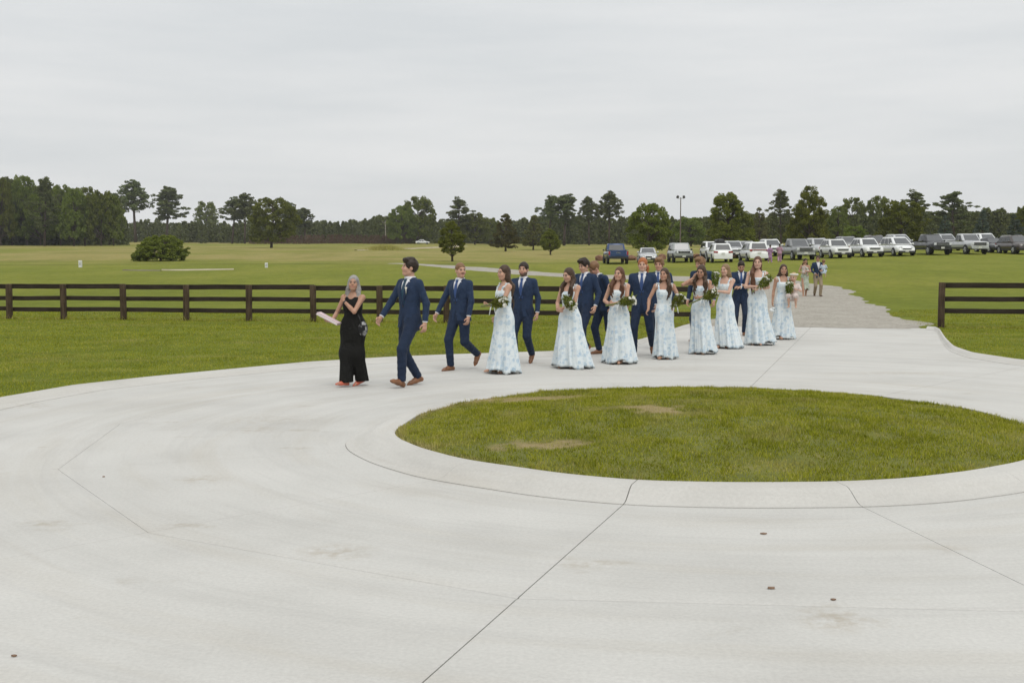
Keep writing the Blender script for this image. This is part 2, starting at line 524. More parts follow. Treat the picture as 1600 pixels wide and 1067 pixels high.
def edge_kind(a):
    """0 at the open end towards the gravel, 1 where an outer kerb runs"""
    return not (END_A0 < a < END_A1)
def polar_slab(name, r_in, r_out, a0, a1, mat, prof=None, gap=.0012, nseg=18, nrad=6, g0=None, g1=None):
    g0 = gap if g0 is None else g0; g1 = gap if g1 is None else g1
    """slab between two radius functions; prof(t) height across; a real thickness with eased arris"""
    amid = (a0+a1)/2
    T = np.linspace(a0, a1, nseg+1)
    ri, ro = r_in(T)+gap*1.4, r_out(T)-gap*1.4
    # joint gap along the radial sides is a constant width, not an angle
    P = []
    us = [0.0, .012/1.5] + list(np.linspace(0, 1, nrad+1)[1:-1]) + [1-.012/1.5, 1.0]
    for u in us:
        r = ri + (ro-ri)*u
        x = r*np.cos(T); y = r*np.sin(T)
        x[0] += -math.sin(a0)*g0; y[0] += math.cos(a0)*g0
        x[-1] -= -math.sin(a1)*g1; y[-1] -= math.cos(a1)*g1
        z = np.zeros_like(T) if prof is None else np.full_like(T, prof(u))
        if u in (0.0, 1.0) and prof is None: z = z - .004
        P.append(np.stack([x, y, z], -1))
    P = np.array(P)
    top = P.reshape(-1, 3); nu, nt = P.shape[:2]
    m = MB()
    m.grid(P)
    lo = P.copy(); lo[..., 2] = -.02
    # skirts
    for e, flip in ((0, False), (nu-1, True)):
        m.grid(np.stack([P[e], lo[e]], 0) if not flip else np.stack([lo[e], P[e]], 0))
    for e, flip in ((0, True), (nt-1, False)):
        m.grid(np.stack([P[:, e], lo[:, e]], 0) if not flip else np.stack([lo[:, e], P[:, e]], 0))
    me = m.mesh(name, False)
    o = link(name, me, drive, [mat])
    return o
def chord(T, a0, a1):
    am = (a0+a1)/2; h = (a1-a0)/2
    return JR*math.cos(h)/np.cos(T-am)
OPEN = {2: .0042, 3: .0028, 8: .0035, 9: .004}
for k in range(len(JA)):
    J0 = OPEN.get(k, .0013); J1 = OPEN.get((k+1) % len(JA), .0013)
    a0, a1 = JA[k], JA[(k+1) % len(JA)]
    if a1 < a0: a1 += 2*math.pi
    f_in = lambda T: rad_at(RI, T) + KERB
    f_ch = lambda T, a0=a0, a1=a1: chord(T, a0, a1)
    def f_out(T):
        w = (np.asarray(T)+math.pi) % (2*math.pi) - math.pi
        return rad_at(RE, T) - np.where((w > END_A0) & (w < END_A1), 0.0, KERB)
    polar_slab('slab', f_in, f_ch, a0, a1, M_conc, g0=J0, g1=J1)
    am = (a0+a1)/2
    if -2.6 < ((am+math.pi) % (2*math.pi)-math.pi) < -.3:
        mid = lambda T: np.full_like(T, 10.6)
        polar_slab('slab', f_ch, mid, a0, a1, M_conc, g0=J0, g1=J1)
        polar_slab('slab', mid, f_out, a0, a1, M_conc, g0=J0, g1=J1)
    else:
        # keep the outline's corners: cut the sector where the open end begins
        cuts = sorted([a0, a1] + [c for c in (END_A0, END_A1) if a0 < c < a1])
        for c0, c1 in zip(cuts, cuts[1:]):
            fo = f_out
            if c0 >= END_A0-1e-6 and c1 <= END_A1+1e-6: fo = lambda T: rad_at(RE, T)
            else: fo = lambda T: rad_at(RE, T) - KERB
            polar_slab('slab', f_ch, fo, c0, c1, M_conc, gap=.0012, nseg=26, nrad=10, g0=J0 if c0 == a0 else .0004, g1=J1 if c1 == a1 else .0004)
    # rolled kerb round the island: gutter, roll, flat top
    prof_in = lambda u: .10*float(sstep(.95, .38, np.array(u)))*1.0 if False else float(.004 + .098*sstep(0.0, .62, 1-u))
    polar_slab('island_kerb', lambda T: rad_at(RI, T), lambda T: rad_at(RI, T)+KERB, a0, a1, M_kerb, prof=lambda u: float(.003+.098*sstep(0.05, .6, 1-u)), nrad=12, gap=.0015, g0=J0, g1=J1)
    cuts = sorted([a0, a1] + [c for c in (END_A0, END_A1) if a0 < c < a1])
    for c0, c1 in zip(cuts, cuts[1:]):
        if c0 >= END_A0-1e-6 and c1 <= END_A1+1e-6: continue
        polar_slab('outer_kerb', lambda T: rad_at(RE, T)-KERB, lambda T: rad_at(RE, T), c0, c1, M_kerb, prof=lambda u: float(.001+.055*sstep(.05, .75, u)), nrad=10, gap=.0016, nseg=26)

# small dark leaves and grit on the slabs
for k, (px, py, s_) in enumerate([(1193, 834, .024), (1205, 919, .028), (1302, 937, .016), (162, 745, .014), (22, 1025, .014)]):
    p = unproj(px, py, .002)
    m = MB(); a = rng.uniform(0, 6)
    q = [(math.cos(t+a)*s_*(1 if i_ % 2 else .7), math.sin(t+a)*s_*.6*(1 if i_ % 2 else .75)) for i_, t in enumerate(np.linspace(0, 2*math.pi, 8, endpoint=False))]
    m.prism(q, .001, .008)
    o = m.build('fallen_leaf', plain('dead_leaf', (.22, .14, .09), .9, .3, 30), None)
    o.location = p
    tag(o, ['brown dead leaf on the concrete below the grass island', 'larger brown dead leaf on the right of the concrete foreground',
            'small dead leaf lowest and farthest right on the concrete', 'tiny dark leaf on the concrete at the far left',
            'tiny dark leaf in the lower left corner of the concrete'][k], 'leaf', 'dead leaves on the concrete')

# ------------------------------------------------------------------ island turf
AI = ANG[::4]; ni = len(AI)
ri_ = rad_at(RI, AI) - .015
us = np.array([1, .985, .95, .9, .8, .7, .6, .5, .4, .3, .2, .1])
zi = .088 + .13*(1-us**2)
V = [np.c_[CX+ri_*u*np.cos(AI), CY+ri_*u*np.sin(AI), np.full(ni, z)] for u, z in zip(us, zi)]
V = np.concatenate(V + [np.array([[CX, CY, .22]])])
def isl_z(x, y):
    r = np.hypot(x-CX, y-CY)/(rad_at(RI, np.arctan2(y-CY, x-CX)))
    return .088+.13*(1-np.minimum(r, 1)**2) + (fnoise(x/.5, y/.5, 21, 2)-.5)*.03
V[:, 2] = isl_z(V[:, 0], V[:, 1])
i, j = np.meshgrid(np.arange(len(us)-1), np.arange(ni), indexing='ij'); j2 = (j+1) % ni
Fq = np.stack([i*ni+j, i*ni+j2, (i+1)*ni+j2, (i+1)*ni+j], -1).reshape(-1, 4)
b0 = (len(us)-1)*ni
Ft = np.array([[b0+k, b0+(k+1) % ni, len(V)-1] for k in range(ni)])
# bare thatch patches
PATCH = [(unproj(1015, 648, .15), .34, .16), (unproj(850, 694, .15), .42, .12), (unproj(820, 625, .12), .8, .16)]
def bare(x, y):
    b = np.zeros_like(x)
    for p, sx, sy in PATCH:
        d = np.sqrt(((x-p.x)/sx)**2 + ((y-p.y)/(sy*2.2))**2) + (fnoise(x/.17, y/.17, 33, 4)-.5)*2.4
        b = np.maximum(b, sstep(1.25, .35, d))
    return b
def turf_base():
    m, N, L, B = nodes_of('island_turf')
    t = N.new('ShaderNodeNewGeometry').outputs['Position']
    r = ramp(N, [(.3, (.11, .125, .018)), (.55, (.17, .18, .028)), (.75, (.24, .215, .06))])
    L.new(noise(N, L, t, 3.2, 6, .65), r.inputs[0])
    a = N.new('ShaderNodeAttribute'); a.attribute_name = 'Col'
    c = mixc(N, L, math_(N, L, 'MULTIPLY', a.outputs['Fac'], .8), r.outputs[0], (.36, .27, .14))
    L.new(c, B.inputs['Base Color']); B.inputs['Roughness'].default_value = .95
    bump(N, L, B, noise(N, L, t, 30, 4, .7), 1.0, .03)
    return m
# finer sheet for the bare patches: subdivide by building on a polar grid of 24 rings
us = np.r_[1, .99, .97, np.linspace(.945, .02, 46)]
V = np.concatenate([np.c_[CX+ri_*u*np.cos(AI), CY+ri_*u*np.sin(AI), np.zeros(ni)] for u in us] + [np.array([[CX, CY, 0]])])
V[:, 2] = isl_z(V[:, 0], V[:, 1])
V[:ni, 2] -= .03
i, j = np.meshgrid(np.arange(len(us)-1), np.arange(ni), indexing='ij'); j2 = (j+1) % ni
Fq = np.stack([i*ni+j, i*ni+j2, (i+1)*ni+j2, (i+1)*ni+j], -1).reshape(-1, 4)
b0 = (len(us)-1)*ni
Ft = np.array([[b0+k, b0+(k+1) % ni, len(V)-1] for k in range(ni)])
bb = bare(V[:, 0], V[:, 1])
tag(link('island_turf', np_mesh('island_turf', V, [Fq, Ft], cols=np.c_[bb, bb, bb]), None, [turf_base()]), 'grass island in the middle of the turning circle', kind='structure')

# ------------------------------------------------------------------ gravel lane and tracks
def strip(name, pts, widths, mat, lift=.02, n=120, m=15, rag=.35, seed=1, zf=ground_z, label=None, start_rag=0.0):
    P = np.array(pts, float)
    d = np.r_[0, np.cumsum(np.hypot(*np.diff(P, axis=0).T))]
    s = np.linspace(0, d[-1], n)
    # smooth
    x = np.interp(s, d, P[:, 0]); y = np.interp(s, d, P[:, 1]); w = np.interp(s, d, widths)
    for _ in range(int(n*.05)):
        x[1:-1] = (x[:-2]+2*x[1:-1]+x[2:])/4; y[1:-1] = (y[:-2]+2*y[1:-1]+y[2:])/4; w[1:-1] = (w[:-2]+2*w[1:-1]+w[2:])/4
    tx, ty = np.gradient(x), np.gradient(y); l = np.hypot(tx, ty)+1e-9
    nx, ny = -ty/l, tx/l
    V = []
    for k in range(m):
        u = k/(m-1)*2-1
        e = rag*(fnoise(s/2.3, np.full(n, seed*3.1+(0 if u < 0 else 9)), seed, 5)-.5)*3.0*abs(u)**4
        off = u*(w/2) + e*np.sign(u)*np.minimum(1, w/3)
        X = x+nx*off; Y = y+ny*off
        if start_rag: X[0] -= tx[0]/l[0]*start_rag*vnoise(np.array(k*.9), np.array(.5), 12); Y[0] -= ty[0]/l[0]*start_rag*vnoise(np.array(k*.9), np.array(.5), 12)
        lf = lift*np.clip(.45+np.arange(n)/6*.55, 0, 1) if start_rag else lift
        V.append(np.c_[X, Y, zf(X, Y) + lf*(1-abs(u)**6) - .03*abs(u)**12])
    V = np.stack(V, 1)
    mb_i, mb_j = np.meshgrid(np.arange(n-1), np.arange(m-1), indexing='ij')
    Fq = np.stack([mb_i*m+mb_j, mb_i*m+mb_j+1, (mb_i+1)*m+mb_j+1, (mb_i+1)*m+mb_j], -1).reshape(-1, 4)
    o = link(name, np_mesh(name, V.reshape(-1, 3), Fq), None, [mat])
    return tag(o, label, kind='structure')
strip('gravel_lane', [(7.72, 30.62), (8.3, 33.2), (9.6, 39), (11.3, 46), (13.0, 53), (14.3, 61), (13.6, 70), (10.0, 77), (4.5, 84), (-1, 94), (-6, 108), (-12.0, 121)],
      [6.3, 6.4, 6.1, 5.6, 5.2, 5.2, 6.0, 6.2, 5.2, 4.0, 3.0, 1.8], M_gravel, .022, 420, 31, .8, 4, start_rag=.35, label='grey gravel lane leaving the concrete and curving left into the field')
M_track = plain('dirt_track', (.36, .31, .22), .95, .25, .4)
strip('dirt_track', [(-31, 236), (-27, 250), (-20, 275), (-16, 300), (-13.5, 330)], [.8, 2.6, 3.2, 3.2, 3.0], M_track, .12, 60, 7, .6, 2, label='pale dirt track climbing to the right in the far field')
strip('path', [(-28.5, 96.5), (-26, 96.3), (-22.8, 97.2)], [.12, .55, .12], plain('pale_path', (.42, .37, .27), .95, .15, 1), .10, 40, 7, .2, 6, label='short pale strip of path in the mown field')
strip('path', [(-31.5, 96), (-29.5, 95.6), (-28.2, 95.3)], [.2, .8, .2], plain('dark_path', (.16, .14, .09), .95, .15, 1), .08, 20, 5, .2, 7, label='short dark drain patch left of the pale strip of path')
# ------------------------------------------------------------------ grass blades
def blade_mat(name, stops, straw):
    m, N, L, B = nodes_of(name)
    t = N.new('ShaderNodeNewGeometry')
    r = ramp(N, stops)
    x = math_(N, L, 'ADD', math_(N, L, 'MULTIPLY', noise(N, L, mapping(N, L, t.outputs['Position'], (1.0, .55, 1)), 1.5, 7, .78), 1.5), math_(N, L, 'MULTIPLY', t.outputs['Random Per Island'], .5))
    L.new(math_(N, L, 'SUBTRACT', x, .52), r.inputs[0])
    a = N.new('ShaderNodeAttribute'); a.attribute_name = 'Col'
    c = mixc(N, L, a.outputs['Fac'], r.outputs[0], straw)
    df = N.new('ShaderNodeBsdfDiffuse'); tr = N.new('ShaderNodeBsdfTranslucent'); mxs = N.new('ShaderNodeMixShader')
    L.new(c, df.inputs[0]); L.new(c, tr.inputs[0]); mxs.inputs[0].default_value = .3
    L.new(df.outputs[0], mxs.inputs[1]); L.new(tr.outputs[0], mxs.inputs[2])
    L.new(mxs.outputs[0], N['Material Output'].inputs[0])
    N.remove(B)
    return m
M_blade = blade_mat('grass_blades', [(.2, (.156, .175, .014)), (.42, (.256, .277, .024)), (.6, (.35, .362, .036)), (.8, (.45, .412, .084))], (.48, .40, .19))

def blades(name, X, Y, Z, hgt, wid, straw, label):
    n = len(X)
    a = rng.uniform(0, 2*math.pi, n)
    lean = rng.uniform(.2, 1.0, n)*hgt
    b = a + math.pi/2 + rng.normal(0, .6, n)
    V = np.empty((n, 3, 3))
    V[:, 0] = np.c_[X-np.cos(a)*wid, Y-np.sin(a)*wid, Z-.006]
    V[:, 1] = np.c_[X+np.cos(a)*wid, Y+np.sin(a)*wid, Z-.006]
    V[:, 2] = np.c_[X+np.cos(b)*lean, Y+np.sin(b)*lean, Z+hgt]
    F_ = np.arange(n*3).reshape(-1, 3)
    c = np.repeat(straw, 3)
    return tag(link(name, np_mesh(name, V.reshape(-1, 3), F_, False, cols=np.c_[c, c, c]), None, [M_blade]), label, 'grass', kind='stuff')

# island
n = 150000
t = rng.uniform(-math.pi, math.pi, n); u = np.sqrt(rng.uniform(0, 1, n))
rr_ = rad_at(RI, t)*u
X = CX+rr_*np.cos(t); Y = CY+rr_*np.sin(t)
b = bare(X, Y)
thin = fnoise(X/.35, Y/.35, 51, 3)
keep = rng.uniform(0, 1, n) > np.maximum(b*.5, (thin < .38)*.5)
X, Y, b, u = X[keep], Y[keep], b[keep], u[keep]
tall = fnoise(X/.6, Y/.6, 77, 3)
h_ = rng.uniform(.012, .030, len(X))*(.55+.9*tall)*(1-.4*b)
straw = np.clip((fnoise(X/.5, Y/.5, 91, 4)-.55)*2.6, 0, 1)*.6 + b*.8 + (rng.uniform(0, 1, len(X)) < .06)*.6
edge_ = sstep(.955, .99, u)
h_ = h_*(1+.9*edge_*fnoise(X/.12, Y/.12, 41, 2))+(fnoise(X/.18, Y/.18, 45, 2) > .68)*.018*(1-b)
straw = straw+edge_*.55*sstep(.35, .65, fnoise(X/.4, Y/.4, 43, 3))*sstep(3.2, -.2, X)
blades('island_grass', X, Y, isl_z(X, Y), h_, rng.uniform(.003, .0065, len(X)), np.clip(straw, 0, 1), 'mown green grass on the island with bare straw patches')

# lawns outside the drive
n = 620000
X = rng.uniform(-19, 17, n); Y = rng.uniform(14.5, 40, n)
e = rad_at(RE, np.arctan2(Y-CY, X-CX)); r = np.hypot(X-CX, Y-CY)
vis = (np.abs(X) < Y*.45+.4) & (r > e-.015)
dens = np.clip(1.25*(18/Y)**1.6, .12, 1)
# keep the gravel clear
gx = np.interp(Y, [30, 33, 39, 46], [7.7, 8.3, 9.6, 11.3])
gv = (np.abs(X-gx) < 2.9 + (fnoise(X/.8, Y/.8, 61, 3)-.5)*1.5) & (Y > 29.3)
keep = vis & ~gv & (rng.uniform(0, 1, n) < dens)
X, Y, r, e = X[keep], Y[keep], r[keep], e[keep]
tall = fnoise(X/1.2, Y/1.2, 78, 3)
lod = np.clip(Y/18, 1, 2.2)
h_ = rng.uniform(.012, .030, len(X))*(.6+.9*tall)*(1+1.0*sstep(.16, .0, r-e)*fnoise(X/.12, Y/.12, 47, 2))
straw = np.clip((fnoise(X/1.4, Y/.7, 92, 4)-.55)*2.4, 0, 1)*.65 + (rng.uniform(0, 1, len(X)) < .06)*.5
blades('lawn_grass', X, Y, ground_z(X, Y), h_, rng.uniform(.004, .008, len(X))*lod, np.clip(straw, 0, 1), 'mown lawn between the concrete and the fence')
# longer tufts left by the mower round the fence posts and along the rails
XLp = np.r_[np.arange(-20.6, 5, .12), np.arange(11.0, 15.3, .12)]
Xw = np.repeat(XLp, 26)+rng.normal(0, .10, len(XLp)*26); Yw = 34.53-(Xw+14.67)*.1611+rng.normal(.03, .10, len(Xw))
dp = np.min(np.abs(Xw[:, None]-np.array([-20.6, -18.5, -16.5, -14.67, -12.98, -11.15, -9.27, -7.42, -5.55, -3.66, -1.8, .06, 1.92, 3.7, 4.95, 11.03, 13.2])[None]), axis=1)
hw = rng.uniform(.02, .07, len(Xw))*(1+1.6*np.exp(-(dp/.22)**2))
blades('fence_grass', Xw, Yw, ground_z(Xw, Yw), hw, rng.uniform(.006, .012, len(Xw)), rng.uniform(0, .8, len(Xw))**2, 'longer unmown grass growing along the fence line')
print('ground', time.time()-T0, len(X))
# ------------------------------------------------------------------ plank fences
def wood(name, cols, along):
    m, N, L, B = nodes_of(name)
    t = N.new('ShaderNodeTexCoord').outputs['Object']
    oi = N.new('ShaderNodeObjectInfo').outputs['Random']
    sc = (1.2, 22, 22) if along == 'x' else (18, 18, 1.2)
    cb = N.new('ShaderNodeCombineXYZ')
    L.new(math_(N, L, 'MULTIPLY', oi, 31.0), cb.inputs[0]); L.new(math_(N, L, 'MULTIPLY', oi, 17.0), cb.inputs[2])
    va = N.new('ShaderNodeVectorMath'); L.new(t, va.inputs[0]); L.new(cb.outputs[0], va.inputs[1])
    g = noise(N, L, mapping(N, L, va.outputs[0], sc), 1.0, 6, .65, .4)
    r = ramp(N, cols); L.new(g, r.inputs[0])
    f = ramp(N, [(.45, (0, 0, 0)), (.75, (1, 1, 1))]); L.new(noise(N, L, va.outputs[0], 2.3, 5, .7), f.inputs[0])
    c = mixc(N, L, math_(N, L, 'MULTIPLY', f.outputs[0], .45), r.outputs[0], cols[-1][1])
    L.new(c, B.inputs['Base Color']); B.inputs['Roughness'].default_value = .9
    B.inputs['Specular IOR Level'].default_value = .2
    bump(N, L, B, g, .6, .01)
    return m
M_rail = wood('stained_rail', [(.25, (.016, .012, .009)), (.55, (.034, .026, .019)), (.8, (.068, .052, .038))], 'x')
M_post = wood('stained_post', [(.25, (.024, .016, .010)), (.5, (.058, .040, .025)), (.78, (.14, .10, .065))], 'z')
fdir = Vector((25.7, -4.14)).normalized()
frz = math.atan2(fdir.y, fdir.x)
def fence_pt(x):
    return Vector((x, 34.53 - (x+14.67)*.1611, 0))
def rounded_post(w, d, h, seed):
    m = MB(); r_ = random.Random(seed); n = 10
    V = []; Fs = []
    zs = [-.15, 0, h*.33, h*.66, h-.015, h]
    for i_, z in enumerate(zs):
        s_ = 1.0 if i_ < len(zs)-1 else .9
        for k in range(n):
            t = 2*math.pi*k/n
            cx_ = math.copysign(abs(math.cos(t))**.55, math.cos(t)); cy_ = math.copysign(abs(math.sin(t))**.55, math.sin(t))
            V.append((cx_*w/2*s_*r_.uniform(.95, 1.05), cy_*d/2*s_*r_.uniform(.95, 1.05), z))
    for i_ in range(len(zs)-1):
        for k in range(n): Fs.append((i_*n+k, i_*n+(k+1) % n, (i_+1)*n+(k+1) % n, (i_+1)*n+k))
    Fs.append(tuple(range((len(zs)-1)*n, len(zs)*n)))
    m.add(V, Fs)
    return m
def plank(length, h, th, seed):
    r_ = random.Random(seed); m = MB(); n = 7
    P = []
    for k in range(n):
        x = length*(k/(n-1)-.5); dz = r_.uniform(-.003, .003)+.002*math.sin(k*.9+seed); dy = r_.uniform(-.006, .006)
        b_ = .006
        P.append([(x, y+dy, z+dz) for y, z in ((-th/2, -h/2+b_), (-th/2, h/2-b_), (-th/2+b_, h/2), (th/2-b_, h/2), (th/2, h/2-b_), (th/2, -h/2+b_), (th/2-b_, -h/2), (-th/2+b_, -h/2))])
    V = [p for s_ in P for p in s_]; Fs = []
    for i_ in range(n-1):
        for k in range(8): Fs.append((i_*8+k, i_*8+(k+1) % 8, (i_+1)*8+(k+1) % 8, (i_+1)*8+k))
    Fs.append(tuple(range(8))[::-1]); Fs.append(tuple(range((n-1)*8, n*8)))
    return m.add(V, [f[::-1] for f in Fs])
rail_meshes = {}
def fence(xs, H, label):
    base = fence_pt(xs[0])
    root = empty('plank_fence', (base.x, base.y, 0), frz)
    tag(root, label, 'fence', 'plank fences either side of the gravel lane')
    for k, x in enumerate(xs):
        p = fence_pt(x); d = (p-base).length
        o = rounded_post(.165, .15, H, k+int(H*10)).build('post', M_post, root, True)
        o.location = (d, 0, float(ground_z(p.x, p.y)))
        o.rotation_euler = (random.uniform(-.012, .012), random.uniform(-.012, .012), random.uniform(-.05, .05))
    ds = [(fence_pt(x)-base).length for x in xs]
    for k in range(len(xs)-1):
        g = float(ground_z(*(fence_pt((xs[k]+xs[k+1])/2)).xy))
        for q, (zc, hh) in enumerate(((H-.072, .14), (H-.415, .125), (H-.735, .125))):
            key = (k % 4, q)
            L_ = ds[k+1]-ds[k]-.012
            o = plank(L_, hh, .04, k*7+q).build('rail', M_rail, root)
            o.location = ((ds[k]+ds[k+1])/2, .098 + (q % 2)*.003, g+zc+random.uniform(-.007, .007))
            o.rotation_euler = (0, random.uniform(-.005, .005), 0)
XL = [-20.6, -18.5, -16.5, -14.67, -12.98, -11.15, -9.27, -7.42, -5.55, -3.66, -1.8, .06, 1.92, 3.7, 4.95]
fence(XL, 1.02, 'long dark three-rail plank fence behind the walking group, left of the lane')
fence([11.03, 13.2, 15.2], 1.16, 'dark three-rail plank fence end on the right of the gravel lane')

# pedestals and poles far in the field
def white_post(px, Y, h, w, label):
    X = col_at(px, Y); z = float(ground_z(X, Y))
    root = empty('utility_pedestal', (X, Y, z)); tag(root, label, 'pedestal', 'white utility pedestals in the field')
    m = MB(); m.box((0, 0, h*.44), (w, w, h*.88)); m.build('housing', plain('white_metal', (.68, .69, .68), .5), root)
    m = MB(); m.box((0, 0, h*.94), (w*1.12, w*1.12, h*.12), taper=.8); m.build('cap', plain('white_metal'  , (.6, .6, .6)), root)
    m = MB(); m.box((0, -w*.52, h*.5), (w*.5, .02, h*.3)); m.build('door', plain('grey_metal', (.4, .41, .41), .5), root)
white_post(127, 103, .6, .24, 'white utility pedestal standing in the mown grass at far left')
white_post(417, 103, .42, .22, 'small white utility pedestal in the field behind the fence, left of the gray-haired woman')

def light_pole():
    Y = 175; X = col_at(1062, Y); z = float(ground_z(X, Y))
    root = empty('floodlight_pole', (X, Y, z)); tag(root, 'tall wooden pole with two floodlights behind the parked cars', 'light pole')
    mw = plain('pole_wood', (.15, .12, .10), .9, .3, 3)
    MB().tube([(0, 0, 0), (0, 0, 7.9)], [.11, .065], 10).build('pole', mw, root)
    MB().box((0, 0, 7.75), (.9, .07, .07)).build('cross_arm', plain('grey_metal', (.4, .41, .41), .5), root)
    for sx in (-1, 1):
        m = MB(); m.box((0, 0, 0), (.34, .26, .36), taper=.75)
        o = m.build('floodlight', plain('dark_metal', (.07, .07, .075), .5), root)
        o.location = (sx*.45, -.05, 7.98); o.rotation_euler = (R(35), 0, R(-25*sx))
        m = MB(); m.box((0, 0, -.19), (.28, .2, .02)); m.build('lens', plain('lens', (.5, .52, .53), .2), o)
light_pole()
def utility_pole(px, Y, h, label):
    X = col_at(px, Y); z = float(ground_z(X, Y))
    root = empty('utility_pole', (X, Y, z)); tag(root, label, 'utility pole', 'utility poles')
    mw = plain('pole_grey', (.30, .27, .23), .9, .2, 3)
    MB().tube([(0, 0, 0), (0, 0, h)], [.2, .15], 8).build('pole', mw, root)
    MB().box((0, 0, h-.6), (2.2, .14, .14)).build('cross_arm', mw, root)
    for sx in (-1, 0, 1):
        MB().tube([(sx*.95, 0, h-.53), (sx*.95, 0, h-.25)], .07, 6).build('insulator', plain('grey_metal', (.4, .41, .41), .5), root)
    return Vector((X, Y, z+h-.3))
pA = utility_pole(603, 420, 8.0, 'thin grey utility pole left of the tree clump in the middle distance')
pB = utility_pole(1341, 320, 9.0, 'utility pole among the trees behind the parked vans')
for k in (-1, 0, 1):
    a = pA + Vector((k*.95, 0, 0)); b = pB + Vector((k*.95, 0, 0))
    pts = [a.lerp(b, t)+Vector((0, 0, -3.0*4*t*(1-t)*.6)) for t in np.linspace(0, 1, 30)]
    o = MB().tube(pts, .022, 4).build('power_line', plain('cable', (.06, .06, .06), .6), None)
    tag(o, ['left', 'middle', 'right'][k+1]+' of the three thin power lines strung across the far woods', 'power line', 'power lines between the poles')
# ------------------------------------------------------------------ trees
def leaf_mat(name, dark, mid, light, tl=.28):
    m, N, L, B = nodes_of(name)
    g = N.new('ShaderNodeNewGeometry'); oi = N.new('ShaderNodeObjectInfo')
    t = N.new('ShaderNodeTexCoord').outputs['Object']
    r = ramp(N, [(.15, dark), (.5, mid), (.9, light)])
    x = math_(N, L, 'ADD', math_(N, L, 'MULTIPLY', g.outputs['Random Per Island'], .55), math_(N, L, 'MULTIPLY', noise(N, L, t, 3.0, 3, .6), .45))
    L.new(x, r.inputs[0])
    hs = N.new('ShaderNodeHueSaturation'); L.new(r.outputs[0], hs.inputs['Color'])
    L.new(math_(N, L, 'ADD', math_(N, L, 'MULTIPLY', oi.outputs['Random'], .03), .485), hs.inputs['Hue'])
    L.new(math_(N, L, 'ADD', math_(N, L, 'MULTIPLY', oi.outputs['Random'], .35), .82), hs.inputs['Value'])
    df = N.new('ShaderNodeBsdfDiffuse'); tr = N.new('ShaderNodeBsdfTranslucent'); ms = N.new('ShaderNodeMixShader')
    L.new(hs.outputs[0], df.inputs[0]); L.new(hs.outputs[0], tr.inputs[0]); ms.inputs[0].default_value = tl
    L.new(df.outputs[0], ms.inputs[1]); L.new(tr.outputs[0], ms.inputs[2]); L.new(ms.outputs[0], N['Material Output'].inputs[0])
    N.remove(B)
    return m
M_oak = leaf_mat('oak_leaves', (0.0945, 0.1215, 0.0243), (0.1688, 0.2052, 0.0405), (0.2497, 0.2767, 0.0675), .4)
M_young = leaf_mat('young_leaves', (0.1066, 0.1300, 0.0234), (0.1820, 0.2106, 0.0390), (0.2600, 0.2795, 0.0650), .4)
M_pine = leaf_mat('pine_needles', (0.0812, 0.1008, 0.0392), (0.1400, 0.1652, 0.0630), (0.2100, 0.2268, 0.0924), .35)
M_cedar = leaf_mat('cedar_needles', (0.0884, 0.0884, 0.0312), (0.1456, 0.1404, 0.0520), (0.2015, 0.1885, 0.0754), .35)
M_spruce = leaf_mat('blue_spruce_needles', (0.0660, 0.0888, 0.0696), (0.1080, 0.1380, 0.1056), (0.1560, 0.1860, 0.1440), .3)
M_wood_far = leaf_mat('woods_leaves', (0.0750, 0.0930, 0.0300), (0.1350, 0.1590, 0.0540), (0.2025, 0.2250, 0.0810), .35)
M_bark = plain('bark', (.085, .065, .05), .95, .35, 3, bmp=.6, bscale=14)
M_barkp = plain('pine_bark', (.085, .062, .048), .95, .35, 3, bmp=.6, bscale=14)

def leaf_cards(C, size, r_, up=.0, per=1):
    """quads of random tilt centred on C"""
    n = len(C)
    d = r_.normal(0, 1, (n, 3)); d[:, 2] += up; d /= np.linalg.norm(d, axis=1)[:, None]
    e = np.cross(d, r_.normal(0, 1, (n, 3))); e /= np.linalg.norm(e, axis=1)[:, None]
    f = np.cross(d, e)
    s = size*r_.uniform(.6, 1.3, n)[:, None]
    V = np.stack([C-e*s*.5-f*s*.15, C-e*s*.02-f*s*.42, C+e*s*.55+f*s*.05, C+e*s*.0+f*s*.40], 1)
    return V.reshape(-1, 3)

